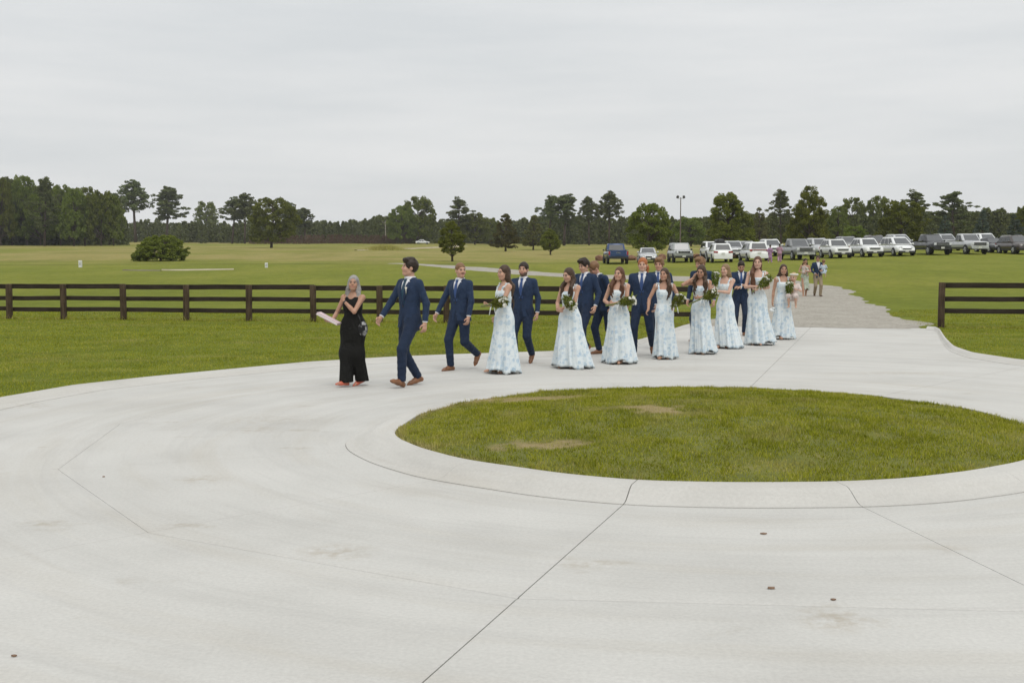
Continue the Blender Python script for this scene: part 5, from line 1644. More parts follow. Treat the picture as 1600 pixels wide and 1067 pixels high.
def paint_body(V, b, skin, hairc, lip=(.40, .16, .13), beard=0.0, stache=False):
    C = np.tile(np.array(skin), (len(V), 1))
    Mi = np.array(b.HM)
    L_ = (V-np.array(b.hc)) @ Mi           # head-local
    x, y, z = L_.T
    face = (y < -.02) & (np.abs(x) < .085) & (z > -.13) & (z < .14)
    cheek = np.exp(-(((np.abs(x)-.042)/.02)**2+((z+.03)/.022)**2))*face*(y < -.03)
    C = C*(1-cheek[:, None]*.18)+np.array((.60, .22, .17))*cheek[:, None]*.18
    lipm = np.clip(1.25-np.sqrt((x/.023)**2+((z+.0565)/.0105)**2), 0, 1)*face*(y < -.07); lipm = np.clip(lipm*2, 0, 1)
    C = C*(1-lipm[:, None])+np.array(lip)*lipm[:, None]
    for q in (1, -1):
        br = (np.clip(1.25-np.sqrt(((x-q*.033)/.021)**2+((z-.031-.004*np.cos((x-q*.033)*60))/.0065)**2), 0, 1)*3*face*(y < -.05)).clip(0, 1)
        C = C*(1-br[:, None]*.85)+np.array(hairc)*br[:, None]*.85
        ey = (np.sqrt(((x-q*.031)/.0135)**2+((z-.007)/.0065)**2) < 1.05)*face*(y < -.065)
        C[ey > 0] = (.36, .31, .28)
        ir = (np.sqrt(((x-q*.031)/.0070)**2+((z-.007)/.0085)**2) < 1.0)*face*(y < -.065)
        C[ir > 0] = (.028, .018, .012)
        lash = (np.sqrt(((x-q*.031)/.017)**2+((z-.0155)/.0045)**2) < 1.0)*face*(y < -.065)
        C[lash > 0] = (.05, .03, .022)
    if beard:
        m = ((z < -.030) & (z > -.135) & (y < .02) & (np.abs(x) > -.1)).astype(float)
        m *= np.clip(((-.052-z)/.012)+np.clip((np.abs(x)-.036)/.01, 0, 1)+np.exp(-((z+.040)/.007)**2)*(np.abs(x) < .035), 0, 1)*(1-lipm)
        m *= (z-.0 > -.128)
        C = C*(1-m[:, None]*beard)+np.array(hairc)*m[:, None]*beard
    if stache:
        m = np.clip(1.4-np.sqrt((x/.030)**2+((z+.041)/.009)**2), 0, 1)*face; m = np.clip(m*2.5, 0, 1)
        C = C*(1-m[:, None]*.85)+np.array(hairc)*m[:, None]*.85
    return C.clip(0, 1)

def hair(b, style, h):
    M = b.HM; c = b.hc
    H = lambda v: c+M @ Vector(v)
    lo = np.array([c.x-.24, c.y-.24, 1.0 if style.startswith('long') else c.z-.2]); hi = np.array([c.x+.24, c.y+.26, c.z+.19])
    F = Field(lo, hi, h)
    rip = lambda X, Y, Z: .0016*np.sin(130*X+6*np.sin(30*Z)+25*Y)+.0012*np.sin(80*X-30*Z)
    if style in ('short', 'crop', 'curly', 'quiff', 'tied', 'swept'):
        g = {'short': .010, 'crop': .004, 'curly': .018, 'quiff': .012, 'tied': .010, 'swept': .013}[style]
        if style == 'curly':
            rip = lambda X, Y, Z: .008*np.sin(120*X)*np.sin(110*Y)*np.sin(115*Z)+.004*np.sin(70*X+60*Z)
        F.ell(H((0, .020, .036)), (.079+g, .099+g, .098+g), .01, M, ripple=rip)
        if style in ('quiff', 'swept', 'curly'):
            F.cone(H((-.045, -.070, .105)), H((.045, -.070, .108)), .030, .030, .03, ripple=(.004, 140, 0))
            F.cone(H((-.03, -.03, .125)), H((.03, .03, .13)), .026, .026, .03)
        F.ell(H((0, -.115, -.035)), (.078, .088, .108), .012, M, 'cut')
        F.ell(H((0, -.02, -.16)), (.13, .12, .14), .012, M, 'cut')      # cleared below ears and jaw
        for q in (1, -1):
            F.ell(H((q*.085, .0, -.02)), (.018, .026, .036), .006, M, 'cut')
        if style == 'tied':
            F.cone(H((.02, .10, .03)), H((.075, .09, -.05)), .045, .036, .03, ripple=(.005, 90, 1))
            F.cone(H((.075, .09, -.05)), H((.085, .07, -.14)), .036, .018, .02)
    else:
        F.ell(H((0, .024, .036)), (.085, .104, .102), .01, M, ripple=rip)
        F.cone(H((0, .05, -.02)), H((0, .062, -.13)), .070, .058, .04, ripple=(.004, -9, 0))
        ends = {'long': [(-1, -.085, 1.22), (1, -.085, 1.22)], 'long_back': [(-1, .09, 1.27), (1, .09, 1.27), (0, .11, 1.22)],
                'long_left': [(1, -.10, 1.16), (0, .09, 1.30)], 'long_right': [(-1, -.12, 1.05), (0, .09, 1.3)], 'long_bob': [(-1, .0, 1.49), (1, .0, 1.49)], 'long_half': [(0, .10, 1.40), (1, .06, 1.42)]}[style]
        lx, ly = lean_at(np.array(1.4), b.lean)
        rl = np.random.default_rng(int(abs(b.hc.x*1e4+b.wr[1].z*1e3)) % 9973)
        for q, y, z in ends:
            for k_ in range(3 if q else 4):
                jx = (k_-1)*.020 if q else (k_-1.5)*.045; jz = rl.uniform(-.05, .07); jy = rl.uniform(-.015, .02)+(.02 if q and k_ == 0 else 0)
                p0 = H((q*.064+(jx*.5 if not q else 0), .025+k_*.012, .04)); p1 = H((q*.080+jx*.4, .012+k_*.012, -.09))
                p2 = Vector((q*.100+jx+float(lx), (y-.03 if y < 0 else y)+jy+float(ly), 1.44)); p3 = Vector((q*.090+jx+float(lx), y-.025+jy+float(ly), max(z+jz, 1.30)-.01)); p4 = Vector((q*.078+jx*1.2+float(lx), y-.045+jy+float(ly) if y < 0 else y+float(ly), z+jz))
                P_ = [p0, p1, p2, p3, p4] if p4.z < p3.z-.02 else [p0, p1, p2, p4]
                rr = (.026, .028, .030, .026, .010) if q else (.045, .05, .055, .05, .02)
                rr = rr[:len(P_)-1]+(rr[-1],)
                pts = []; rs = []
                for i_ in range(len(P_)-1):
                    for t in np.linspace(0, 1, 5)[:-1]:
                        w_ = .011*math.sin((i_+t)*3.6+k_*1.9+q)*min(1, i_+t)
                        pts.append(P_[i_].lerp(P_[i_+1], t)+Vector((w_, w_*.6, 0))); rs.append(rr[i_]+(rr[i_+1]-rr[i_])*t)
                pts.append(P_[-1]); rs.append(rr[-1])
                for i_ in range(len(pts)-1): F.cone(pts[i_], pts[i_+1], rs[i_], rs[i_+1], .006)
        F.ell(H((0, -.118, -.032)), (.074, .096, .122), .010, M, 'cut')
        F.ell(H((0, -.105, -.16)), (.058, .075, .12), .012, M, 'cut')
    return F.mesh()

def put(name, V, Q, mat, parent, cols=None):
    return link(name, np_mesh(name, V, Q, True, cols=cols), parent, [mat])
def front_y(tab, grow, x, z, lean, p=2.35):
    T = np.array(tab); a = np.interp(z, T[:, 0], T[:, 1])+grow; bb = np.interp(z, T[:, 0], T[:, 2])+grow; cy = np.interp(z, T[:, 0], T[:, 3])
    lx, ly = lean_at(np.array(z), lean)
    u = np.clip(np.abs((x-lx)/a), 0, .98)
    return ly+cy-bb*(1-u**p)**(1/p)
def ribbon_on(tab, grow, lean, rows, name, mat, parent, th=.012):
    """solid strip laid on the front of the torso; rows: (z, x0, x1)"""
    m = MB(); n = len(rows); k = 5
    Fp = np.zeros((n, k, 3))
    for i_, (z, x0, x1) in enumerate(rows):
        lx = float(lean_at(np.array(z), lean)[0])
        for j_ in range(k):
            x = x0+(x1-x0)*j_/(k-1)+lx
            Fp[i_, j_] = (x, float(front_y(tab, grow, x, z, lean)), z)
    Bk = Fp.copy(); Bk[..., 1] += th
    m.grid(Fp); m.grid(Bk[:, ::-1])
    for e in (0, k-1):
        g_ = np.stack([Fp[:, e], Bk[:, e]], 1); m.grid(g_ if e else g_[:, ::-1])
    for e in (0, n-1):
        g_ = np.stack([Fp[e], Bk[e]], 0); m.grid(g_)
    return m.build(name, mat, parent, True)

def shoe(b, q, parent, mat, kind='oxford', h=.010):
    a = b.an[q]; M = b.fr[q]
    P = lambda v: a+M @ Vector(v)
    lo = np.minimum(np.array(P((0, .12, -.1))), np.array(P((0, -.24, -.1))))-.12; hi = np.maximum(np.array(P((0, .12, -.1))), np.array(P((0, -.24, -.1))))+.14
    F = Field(lo, hi, h)
    nrm = M @ Vector((0, 0, -1)); base = P((0, 0, -.086))
    cut = ((base.x, base.y, base.z), (nrm.x, nrm.y, nrm.z))
    if kind == 'oxford':
        F.cone(P((0, .045, -.055)), P((0, -.06, -.055)), .040, .040, .02, cut)
        F.cone(P((0, -.06, -.058)), P((.004, -.145, -.068)), .043, .036, .02, cut)
        F.cone(P((.004, -.145, -.068)), P((.006, -.19, -.074)), .036, .020, .015, cut)
        F.cone(P((0, .01, -.03)), P((0, -.07, -.045)), .040, .032, .02, cut)
    elif kind == 'flat':
        F.cone(P((0, .04, -.06)), P((0, -.10, -.066)), .036, .038, .02, cut)
        F.cone(P((0, -.10, -.066)), P((.004, -.185, -.074)), .038, .020, .02, cut)
    else:   # heeled sandal: sole, toe band, heel
        F.cone(P((0, .03, -.075)), P((0, -.05, -.078)), .030, .030, .01, cut)
        F.cone(P((0, -.05, -.078)), P((.004, -.16, -.080)), .034, .024, .01, cut)
        F.cone(P((-.03, -.10, -.058)), P((.034, -.10, -.058)), .020, .020, .01)
        F.cone(P((-.03, .01, -.02)), P((.03, .01, -.02)), .016, .016, .01)
    V, Q = F.mesh()
    put('shoe', V, Q, mat, parent)

def skirt(rng_, zw, zh, wx, wy, hx, hy, drift, nt=96, nz=26, cx=0., cy=0., pleats=1.25, kick=-1.9):
    """pleated skirt as one closed sheet with thickness"""
    th = np.linspace(0, 2*math.pi, nt, endpoint=False)
    ph = rng_.uniform(0, 6.28, 5)
    rows = []
    for k in range(nz+1):
        u = k/nz; z = zw+(zh-zw)*u
        f = u**1.0
        hipb = .030*math.exp(-((u-.16)/.12)**2)
        rx = wx+(hx-wx)*f+hipb; ry = wy+(hy-wy)*f+hipb*.8
        pl = pleats*(.03+.075*u)*(np.sin(11*th+ph[0]+.8*np.sin(u*3+ph[3]))*.5+np.sin(17*th+ph[1]+u*1.5)*.33+np.sin(6*th+ph[2]+u)*.6+.22*np.sin(29*th+ph[4]))
        pl = pl*(.25+.75*min(1, u*2.2))
        dk = (th-kick+math.pi) % (2*math.pi)-math.pi
        pl = pl+.13*np.exp(-(dk/.42)**2)*math.sin(math.pi*min(1, u*1.15))-.07*np.exp(-((dk-.9)/.4)**2)*u
        rxx = rx*(1+pl*1.1); ryy = ry*(1+pl*1.1)
        x = cx+drift[0]*u**1.6+rxx*np.cos(th); y = cy+drift[1]*u**1.6+ryy*np.sin(th)
        zz = np.full(nt, z)
        if u > .8: zz = zz+(u-.8)/.2*(.018*np.sin(5*th+ph[1])+.012*np.sin(9*th+ph[2])+.045*np.exp(-(dk/.5)**2)+.01)
        rows.append(np.stack([x, y, zz], -1))
    P = np.array(rows)
    inner = P.copy(); c = np.array([cx+drift[0], cy+drift[1]])
    inner[..., :2] = P[..., :2]*.985+.015*c; inner[-1, :, 2] += .004
    V = np.concatenate([P.reshape(-1, 3), inner[::-1].reshape(-1, 3)])
    n_ = 2*(nz+1)
    i, j = np.meshgrid(np.arange(n_-1), np.arange(nt), indexing='ij'); j2 = (j+1) % nt
    Q = np.stack([i*nt+j, (i+1)*nt+j, (i+1)*nt+j2, i*nt+j2], -1).reshape(-1, 4)
    return V, Q

def bounds(b, m=.22):
    pts = [b.hc, b.sh[1], b.sh[-1]]+[b.el[q] for q in (1, -1)]+[b.wr[q] for q in (1, -1)]+[b.kn[q] for q in (1, -1)]+[b.an[q] for q in (1, -1)]
    A = np.array([tuple(p) for p in pts])
    lo = A.min(0)-m; hi = A.max(0)+m
    lo[2] = -.03; hi[2] = b.hc.z+.17
    return lo, hi
def person_root(px, py, height, yaw, label, group, z=None, name='person', Y=None):
    if Y is None:
        p = unproj(px, py, 0)
    else:
        p = Vector((col_at(px, Y), Y, float(ground_z(col_at(px, Y), Y))))
    root = empty(name, p, R(yaw), height/1.8)
    return tag(root, label, 'person', group)
def make_flesh(b, root, skin, hairc, female, h, beard=0, stache=False, name='body'):
    lo, hi = bounds(b)
    c = b.hc; w = .13
    F = Field(lo, hi, h, ((c.x-.10, c.x+.10), (c.y-.13, c.y+.13), (c.z-.14, c.z+.13)), min(h, .0065) if h < .013 else h)
    put_body(F, b, female)
    V, Q = F.mesh()
    put(name, V, Q, M_skin, root, paint_body(V, b, SKIN[skin] if isinstance(skin, str) else skin, hairc, beard=beard, stache=stache))

def suit_man(px, py, height, yaw, label, b, skin='light', hairk='brown', style='short', beard=0, stache=False, tie=None, h=.0105, boutonniere=False, vest=False, jacket_mat=None, trouser_mat=None, shoe_mat=None, group='wedding party', Y=None, tie_on=True):
    root = person_root(px, py, height, yaw, label, group, Y=Y)
    hc_ = {'brown': (.05, .03, .02), 'dark': (.02, .014, .01), 'ginger': (.35, .12, .04), 'sand': (.17, .09, .05), 'auburn': (.1, .05, .03), 'blond': (.22, .14, .08), 'grey': (.3, .29, .28)}[hairk]
    make_flesh(b, root, skin, hc_, False, h, beard, stache)
    V, Q = hair(b, style, h*.8); put('hair', V, Q, HAIR[hairk], root)
    jm = jacket_mat or M_navy; L_ = b.lean
    lo, hi = bounds(b, .16)
    # trousers
    F = Field((lo[0], lo[1], -.02), (hi[0], hi[1], 1.15), h*1.15)
    F.stack([(.77, .12, .10, .01), (.83, .158, .122, .01), (.92, .172, .125, .01), (1.02, .160, .112, 0), (1.09, .155, .11, 0)], .05, .006, .78, 1.09, L_)
    for q in (1, -1):
        a = b.an[q]; k_ = b.kn[q]; d = (a-k_).normalized()
        cut = (tuple(a+d*.015), tuple(d))
        F.cone(b.hip[q]+Vector((0, .0, .02)), k_, .104, .073, .03, ripple=(.0014, 62, q))
        F.cone(k_, a+d*.08, .073, .056, .02, cut, ripple=(.0018, 70, q*2))
    V, Q = F.mesh(); put('trousers', V, Q, trouser_mat or M_navyt, root)
    for q in (1, -1): shoe(b, q, root, shoe_mat or M_leather, 'oxford', h)
    # shirt with collar and cuffs
    F = Field((lo[0], lo[1], 1.0), (hi[0], hi[1], 1.60), h)
    F.stack([(1.02, .150, .102, 0), (1.2, .150, .100, 0), (1.3, .168, .108, 0), (1.38, .168, .106, .004), (1.44, .145, .092, .01), (1.485, .088, .074, .014), (1.52, .067, .069, .012), (1.548, .064, .066, .010)], .02, .007, 1.05, 1.540, L_)
    V, Q = F.mesh()
    F = Field((lo[0], lo[1], min(b.wr[1].z, b.wr[-1].z)-.12), (hi[0], hi[1], max(b.wr[1].z, b.wr[-1].z)+.12), h)
    for q in (1, -1):
        d = (b.wr[q]-b.el[q]).normalized(); e = b.wr[q]-d*.002
        F.cone(b.wr[q]-d*.05, b.wr[q]+d*.03, .038, .037, .0, (tuple(e), tuple(d)))
    V2, Q2 = F.mesh()
    put('shirt', np.concatenate([V, V2]), np.concatenate([Q, Q2+len(V)]), M_shirt, root)
    # jacket
    F = Field((lo[0], lo[1], .76), (hi[0], hi[1], 1.62), h)
    hem = .825
    JT = [(.78, .202, .156, .01), (.9, .186, .140, .008), (1.0, .168, .120, .0), (1.1, .164, .116, 0), (1.2, .176, .120, 0), (1.3, .190, .128, 0), (1.38, .196, .126, .004), (1.43, .184, .112, .01), (1.465, .145, .096, .016), (1.495, .098, .084, .022), (1.525, .074, .074, .028)]
    F.stack(JT, .02, 0, hem, 1.525, L_)
    for q in (1, -1):
        w_ = b.wr[q]; d = (w_-b.el[q]).normalized()
        F.cone(b.sh[q]+Vector((-q*.075, 0, .012)), b.sh[q]+Vector((-q*.004, 0, -.012)), .046, .052, .05)
        F.cone(b.sh[q]+Vector((-q*.004, 0, -.012)), b.el[q], .056, .050, .035, ripple=(.0016, 60, q))
        F.cone(b.el[q], w_+d*.05, .050, .040, .02, (tuple(w_-d*.018), tuple(d)), ripple=(.0020, 75, q*2+1))
    # lapel opening down to the button, and the cut-away below it
    sl, X, Y_, Z = F.sub((-.16, -.4, 1.13), (.16, .2, 1.6), .02)
    lx, ly = lean_at(Z[0, 0], L_)
    top = .078 if not vest else .085
    zb_ = 1.155
    wv = np.clip((Z-zb_)/(1.46-zb_), 0, 1.4)*top
    ys_ = ly-.055
    F.put(sl, np.maximum(np.maximum(np.abs(X-lx)-wv, zb_-Z), Y_-ys_), 0, 'cut')
    sl, X, Y_, Z = F.sub((-.16, -.4, .74), (.16, .2, 1.04), .02)
    lx, ly = lean_at(Z[0, 0], L_)
    F.put(sl, np.maximum(np.abs(X-lx)-np.clip((1.02-Z)*.24, 0, 1), Y_-(ly+.0)), 0, 'cut')
    V, Q = F.mesh(); jk = put('jacket', V, Q, jm, root)
    for q in (1, -1):
        rows = []
        for t in np.linspace(0, 1, 9):
            z = zb_+.005+(1.462-zb_)*t
            inn = np.clip((z-zb_)/(1.46-zb_), 0, 1.4)*top*.96-.004
            wd = .012+.060*min(1, t/.72) if t < .75 else .072-.045*(t-.75)/.25
            rows.append((z, q*inn, q*(inn+wd)))
        if q < 0: rows = [(z, x1, x0) for z, x0, x1 in rows]
        ribbon_on(JT, .010, L_, rows, 'lapel', jm, jk, .02)
    MB().disc((0+float(lean_at(np.array(1.13), L_)[0]), float(front_y(JT, .004, 0, 1.125, L_)), 1.125), (0, 1, 0), .011, .010, 10).build('button', M_trim, jk)
    for q in (1, -1):
        rows = [(z_, q*.075 if q > 0 else q*.145, q*.145 if q > 0 else q*.075) for z_ in (.975, .992, 1.01)]
        ribbon_on(JT, .006, L_, rows, 'pocket_flap', jm, jk, .012)
    if tie_on:
        rows = [(1.16, -.034, .034), (1.24, -.038, .038), (1.34, -.031, .031), (1.42, -.022, .022), (1.455, -.015, .015), (1.470, -.020, .020), (1.508, -.026, .026)]
        ST = [(1.02, .150, .102, 0), (1.2, .150, .100, 0), (1.3, .168, .108, 0), (1.38, .168, .106, .004), (1.44, .145, .092, .01), (1.485, .088, .074, .014), (1.52, .067, .069, .012), (1.548, .064, .066, .010)]
        ribbon_on(ST, .022, L_, rows, 'tie', tie or M_tie, root, .016)
    if vest:
        rows = [(.96, -.17, .17), (1.05, -.16, .16), (1.12, -.155, .155), (1.18, -.15, .15)]
        ribbon_on(JT, .004, L_, rows, 'waistcoat', jm, root, .03)
    if boutonniere:
        p = Vector((.098, float(front_y(JT, .03, .098, 1.36, L_)), 1.36))
        bt = empty('boutonniere', p, 0, 1, root)
        m = MB(); m.tube([(0, 0, -.05), (.004, -.004, 0), (.012, -.012, .03)], [.004, .008, .018], 8); m.build('bloom', plain('ivory_petal', (.76, .73, .62), .6), bt, True)
        m = MB(); m.tube([(0, 0, -.07), (0, 0, -.03)], .004, 6); m.build('stem', plain('stem_green', (.06, .10, .03), .7), bt)
    return root

def dress_woman(px, py, height, yaw, label, b, skin='light', hairk='brown', style='long', h=.0105, seed=1, hem=(.34, .32), drift=(0, .05), group='wedding party', mat=None, Y=None, sandals=True, straps=True, zhem=.016, wide=0.):
    root = person_root(px, py, height, yaw, label, group, Y=Y)
    hc_ = {'brown': (.05, .03, .02), 'auburn': (.09, .045, .03), 'dark': (.025, .016, .012), 'blond': (.20, .12, .07), 'grey': (.2, .19, .18), 'toddler': (.3, .2, .12)}[hairk]
    make_flesh(b, root, skin, hc_, True, h)
    V, Q = hair(b, style, h*.85); put('hair', V, Q, HAIR[hairk], root)
    r_ = np.random.default_rng(seed); m_ = mat or M_floral; L_ = b.lean
    # bodice with a straight neckline and wide straps
    lo, hi = bounds(b, .14)
    F = Field((lo[0], lo[1], .96), (hi[0], hi[1], 1.54), h)
    F.stack(TF, .02, .013, 1.0, 1.365, L_)
    for q in (1, -1):
        sl, X, Y_, Z = F.sub((q*.13-.12, -.3, 1.18), (q*.13+.12, .3, 1.40), .03)
        # clear the arm hole
        F.put(sl, np.sqrt((X-q*.195-L_[0])**2+(Y_-.01-L_[1])**2+((Z-1.40)*.7)**2)-.072, .02, 'cut')
        if straps:
            ax, ay = float(lean_at(np.array(1.35), L_)[0]), float(lean_at(np.array(1.35), L_)[1])
            P_ = [Vector((q*.098+ax, -.098+ay, 1.33)), Vector((q*.108+ax, -.068+ay, 1.42)), Vector((q*.112+ax, .005+ay, 1.468)), Vector((q*.10+ax, .07+ay, 1.42)), Vector((q*.09+ax, .088+ay, 1.34))]
            for i_ in range(4): F.cone(P_[i_], P_[i_+1], .017, .017, .012)
    V, Q = F.mesh()
    wl_ = lean_at(np.array(1.06), L_)
    V2, Q2 = skirt(r_, 1.085, zhem, .142, .108, hem[0]+wide, hem[1]+wide, drift, cx=float(wl_[0]), cy=float(wl_[1]), kick=-math.pi/2+(.55 if seed % 2 else -.55))
    put('dress', np.concatenate([V, V2]), np.concatenate([Q, Q2+len(V)]), m_, root)
    if straps:
        for q in (1, -1):   # tied bows on the shoulders: loops and tails
            ax, ay = [float(t) for t in lean_at(np.array(1.46), L_)]
            c = Vector((q*.125+ax, .0+ay, 1.475)); m = MB()
            for a_ in range(4):
                t = a_*1.57+seed*.7
                m.ball(c+Vector((.024*math.cos(t), .026*math.sin(t), .006)), (.022, .012, .013), 8, 6, Matrix.Rotation(t, 3, 'Z'))
            m.tube([c, c+Vector((q*.03, -.03, -.02)), c+Vector((q*.035, -.05, -.07))], [.007, .010, .005], 6)
            m.build('shoulder_bow', M_ruffle, root, True)
    for q in (1, -1): shoe(b, q, root, M_nude, 'sandal' if sandals else 'flat', h)
    return root

# ---- bouquets: stems, leaves, white blooms, ribbon
M_leafb = leaf_mat('bouquet_leaves', (.08, .105, .018), (.155, .185, .035), (.25, .27, .08), .35)
M_stem = plain('bouquet_stems', (.16, .18, .06), .7, .3, 20)
M_petal = plain('white_petals', (.76, .75, .68), .6, .06, 12)
def bouquet(head, tip, label, seed=1, size=1.0, ribbon=True, blooms=10):
    r_ = np.random.default_rng(seed)
    head = Vector(head); tip = Vector(tip); ax = (head-tip); L_ = ax.length; ax.normalize()
    root = empty('bouquet', tip); tag(root, label, 'bouquet', 'bouquets of white flowers')
    hd = head-tip
    u = ax.orthogonal().normalized(); v = ax.cross(u)
    m = MB()
    for k in range(9):
        a = k*.7; e = u*math.cos(a)+v*math.sin(a)
        m.tube([e*.014*size, ax*L_*.45+e*.012*size, hd+e*.06*size], .0045*size, 5)
    m.build('stems', M_stem, root)
    n = 230
    t = r_.uniform(-1.1, 1.15, n); rad = size*.095*np.sqrt(np.clip(1-((t-.25)/1.4)**2, .02, 1))*r_.uniform(.5, 1.15, n)
    an = r_.uniform(0, 6.28, n)
    C = np.array([tuple(hd+ax*(float(tt)*.14*size-.03*size)+(u*math.cos(a)+v*math.sin(a))*float(rr)) for tt, rr, a in zip(t, rad, an)])
    d = r_.normal(0, 1, (n, 3))*.6+np.array(ax)*1.0; d /= np.linalg.norm(d, axis=1)[:, None]
    s_ = np.cross(d, r_.normal(0, 1, (n, 3))); s_ /= np.linalg.norm(s_, axis=1)[:, None]
    l = (r_.uniform(.035, .085, n)*size)[:, None]; w = l*.19
    V = np.stack([C-d*l, C+s_*w, C+d*l, C-s_*w], 1).reshape(-1, 3)
    o = link('foliage', np_mesh('foliage', V, np.arange(len(V)).reshape(-1, 4), False), root, [M_leafb]); o['kind'] = 'stuff'
    for k in range(blooms):
        a = r_.uniform(0, 6.28); rr = size*.085*math.sqrt(r_.uniform(.05, 1))
        p = hd+ax*(.075*size+.05*size*r_.uniform(-1, 1))+(u*math.cos(a)+v*math.sin(a))*rr
        d_ = ((p-hd).normalized()+ax*.7).normalized()
        q = d_.orthogonal().normalized(); q2 = d_.cross(q)
        m = MB()
        sz = size*r_.uniform(1.0, 1.5)
        m.tube([p-d_*.03*sz, p-d_*.012*sz, p+d_*.008*sz, p+d_*.020*sz], [.004*sz, .016*sz, .026*sz, .032*sz], 7, False)
        for i_ in range(5):
            b_ = i_*1.256; e = q*math.cos(b_)+q2*math.sin(b_)
            m.ball(p+e*.018*sz+d_*.012*sz, (.017*sz, .017*sz, .012*sz), 6, 5)
        m.build('bloom', M_petal, root, True)
    if ribbon:
        m = MB(); c = ax*L_*.6
        m.tube([c-ax*.03, c+ax*.03], .021*size, 8)
        for q in (-1, 1):
            m.tube([c, c+Vector((q*.03, -.03, -.06)), c+Vector((q*.05, -.035, -.17))], [.010, .010, .006], 5)
        m.build('ribbon', M_ruffle, root, True)
    return root
def W(root, v):
    """local point of a person -> world"""
    s = root.scale[0]
    return Vector(root.location) + Matrix.Rotation(root.rotation_euler[2], 3, 'Z') @ (Vector(v)*s)
def Wd(root, v): return Matrix.Rotation(root.rotation_euler[2], 3, 'Z') @ Vector(v)
print('people lib', time.time()-T0)
# ------------------------------------------------------------------ the cast, front to back. Arms: side (+1 their left) -> (wrist, elbow hint)
def walk(lead, st=.26, lift=.0, trail_pitch=-32, toe=16, yaw=6, w=.085):
    """legs mid-stride: lead +1 / -1"""
    return {lead: (lead*w, -st, 0, toe, lead*yaw), -lead: (-lead*w, st*.95, .0, trail_pitch, -lead*yaw)}
def swing(lead, a=.20, w=.29, z=.93):
    """arms opposite to the leading leg"""
    return {-lead: ((-lead*w, -a-.04, z+.04), (-lead*.25, .8, -.1)), lead: ((lead*w, a*.7, z), (lead*.3, .8, 0))}
hang = lambda q, y=.0, z=.90, w=.27: ((q*w, y, z), (q*.3, .8, 0))
cradle = {1: ((-.02, -.25, 1.10), (.5, .2, -.6)), -1: ((-.06, -.235, 1.07), (-.6, .3, -.5))}

# woman in black leading the group
b = Body('f', drop=-.03, head=(22, -4, 3), arms={-1: ((-.25, -.25, 1.05), (-.5, .7, -.3)), 1: ((-.055, -.205, 1.385), (.35, -.25, -.9))},
         legs={-1: (-.06, -.16, 0, 6, -22), 1: (.06, .12, 0, -14, -18)}, hands={1: ((-.35, .05, .9), (0, 1, .2), 55), -1: ((-.5, -.75, .05), (0, .2, 1), 20)})
root = person_root(553, 603, 1.61, -22, 'smiling gray-haired woman in a sleeveless black jumpsuit holding a folder', 'wedding party')
make_flesh(b, root, 'tan', (.16, .14, .13), True, .0105)
V, Q = hair(b, 'long_bob', .009); put('hair', V, Q, HAIR['grey'], root)
lo, hi = bounds(b, .2)
F = Field((lo[0], lo[1], .0), (hi[0], hi[1], 1.52), .0115)
F.stack([(.76, .12, .10, .01)]+TF[1:], .04, .016, .78, 1.44)
F.ell((0, -.10, 1.475), (.075, .09, .07), .01, None, 'cut')
for q in (1, -1):
    sl, X, Y_, Z = F.sub((q*.13-.12, -.3, 1.18), (q*.13+.12, .3, 1.46), .03)
    F.put(sl, np.sqrt((X-q*.205)**2+(Y_-.01)**2+((Z-1.40)*.6)**2)-.068, .015, 'cut')
    a = b.an[q]; kn = b.kn[q]
    foot = Vector((a.x*1.2+.01, a.y*1.0+.02, .03))
    F.cone(b.hip[q]+Vector((0, 0, .04)), kn+Vector((q*.01, .01, 0)), .112, .094, .09, ripple=(.004, -5, q))
    F.cone(kn+Vector((q*.01, .01, 0)), foot, .094, .112, .09, ((0, 0, .075), (0, 0, -1)), ripple=(.007, -6, q*2))
V, Q = F.mesh(); put('jumpsuit', V, Q, M_black, root)
for q in (1, -1): shoe(b, q, root, M_coral, 'flat', .010)
w = b.wr[1]; d = (w-b.el[1]).normalized()
MB().tube([w-d*.035, w-d*.012], .027, 12).build('watch', M_trim, root)
for q in (1, -1):
    MB().ball(b.hc+b.HM @ Vector((q*.078, .0, -.045)), (.008, .008, .012), 6, 5).build('earring', M_chrome, root, True)
# folder in her right hand
hp = W(root, b.wr[-1]+Vector((-.02, -.07, .04)))
fo = empty('folder', hp, R(-26)); tag(fo, 'pale pink folder of papers in the hand of the woman in black', 'folder')
for k, (nm, mt, dz) in enumerate((('cover', plain('pink_card', (.62, .48, .50), .6, .06), 0), ('papers', plain('paper', (.74, .73, .71), .8, .04), .012), ('cover', MATS['pink_card'], .024))):
    o = MB().box((0, 0, dz), (.34 if nm == 'cover' else .325, .20, .011)).build(nm, mt, fo)
fo.rotation_euler = (R(-1), R(27), R(-8))
# belt bag
bp = W(root, (.185, -.03, .93))
bg_ = empty('shoulder_bag', bp, R(-22)); tag(bg_, 'small black bag with white pattern at the hip of the woman in black', 'bag')
mbag = floral('bag_print', (.016, .016, .017), (.60, .60, .60), (.5, .5, .5), (.02, .02, .02), 16)
m = MB(); m.ball((0, 0, 0), (.075, .085, .115), 12, 8); m.build('pouch', mbag, bg_, True)
MB().tube([(0, -.05, .09), (-.02, -.05, .16), (-.08, -.02, .24)], .008, 6).build('strap', M_trim, bg_, True)

# groom
st = walk(1, .22, toe=22, trail_pitch=-10, yaw=4)
b = Body('m', head=(-26, -7, 0), arms={-1: ((-.30, -.27, .97), (-.4, .8, -.1)), 1: ((.27, .05, .90), (.3, .8, 0))}, legs=st)
suit_man(641, 603, 1.85, -46, 'dark-haired groom in a navy suit with a white boutonniere, striding second in line', b, 'light', 'dark', 'quiff', tie=M_tied, boutonniere=True, h=.0098, shoe_mat=M_leather)
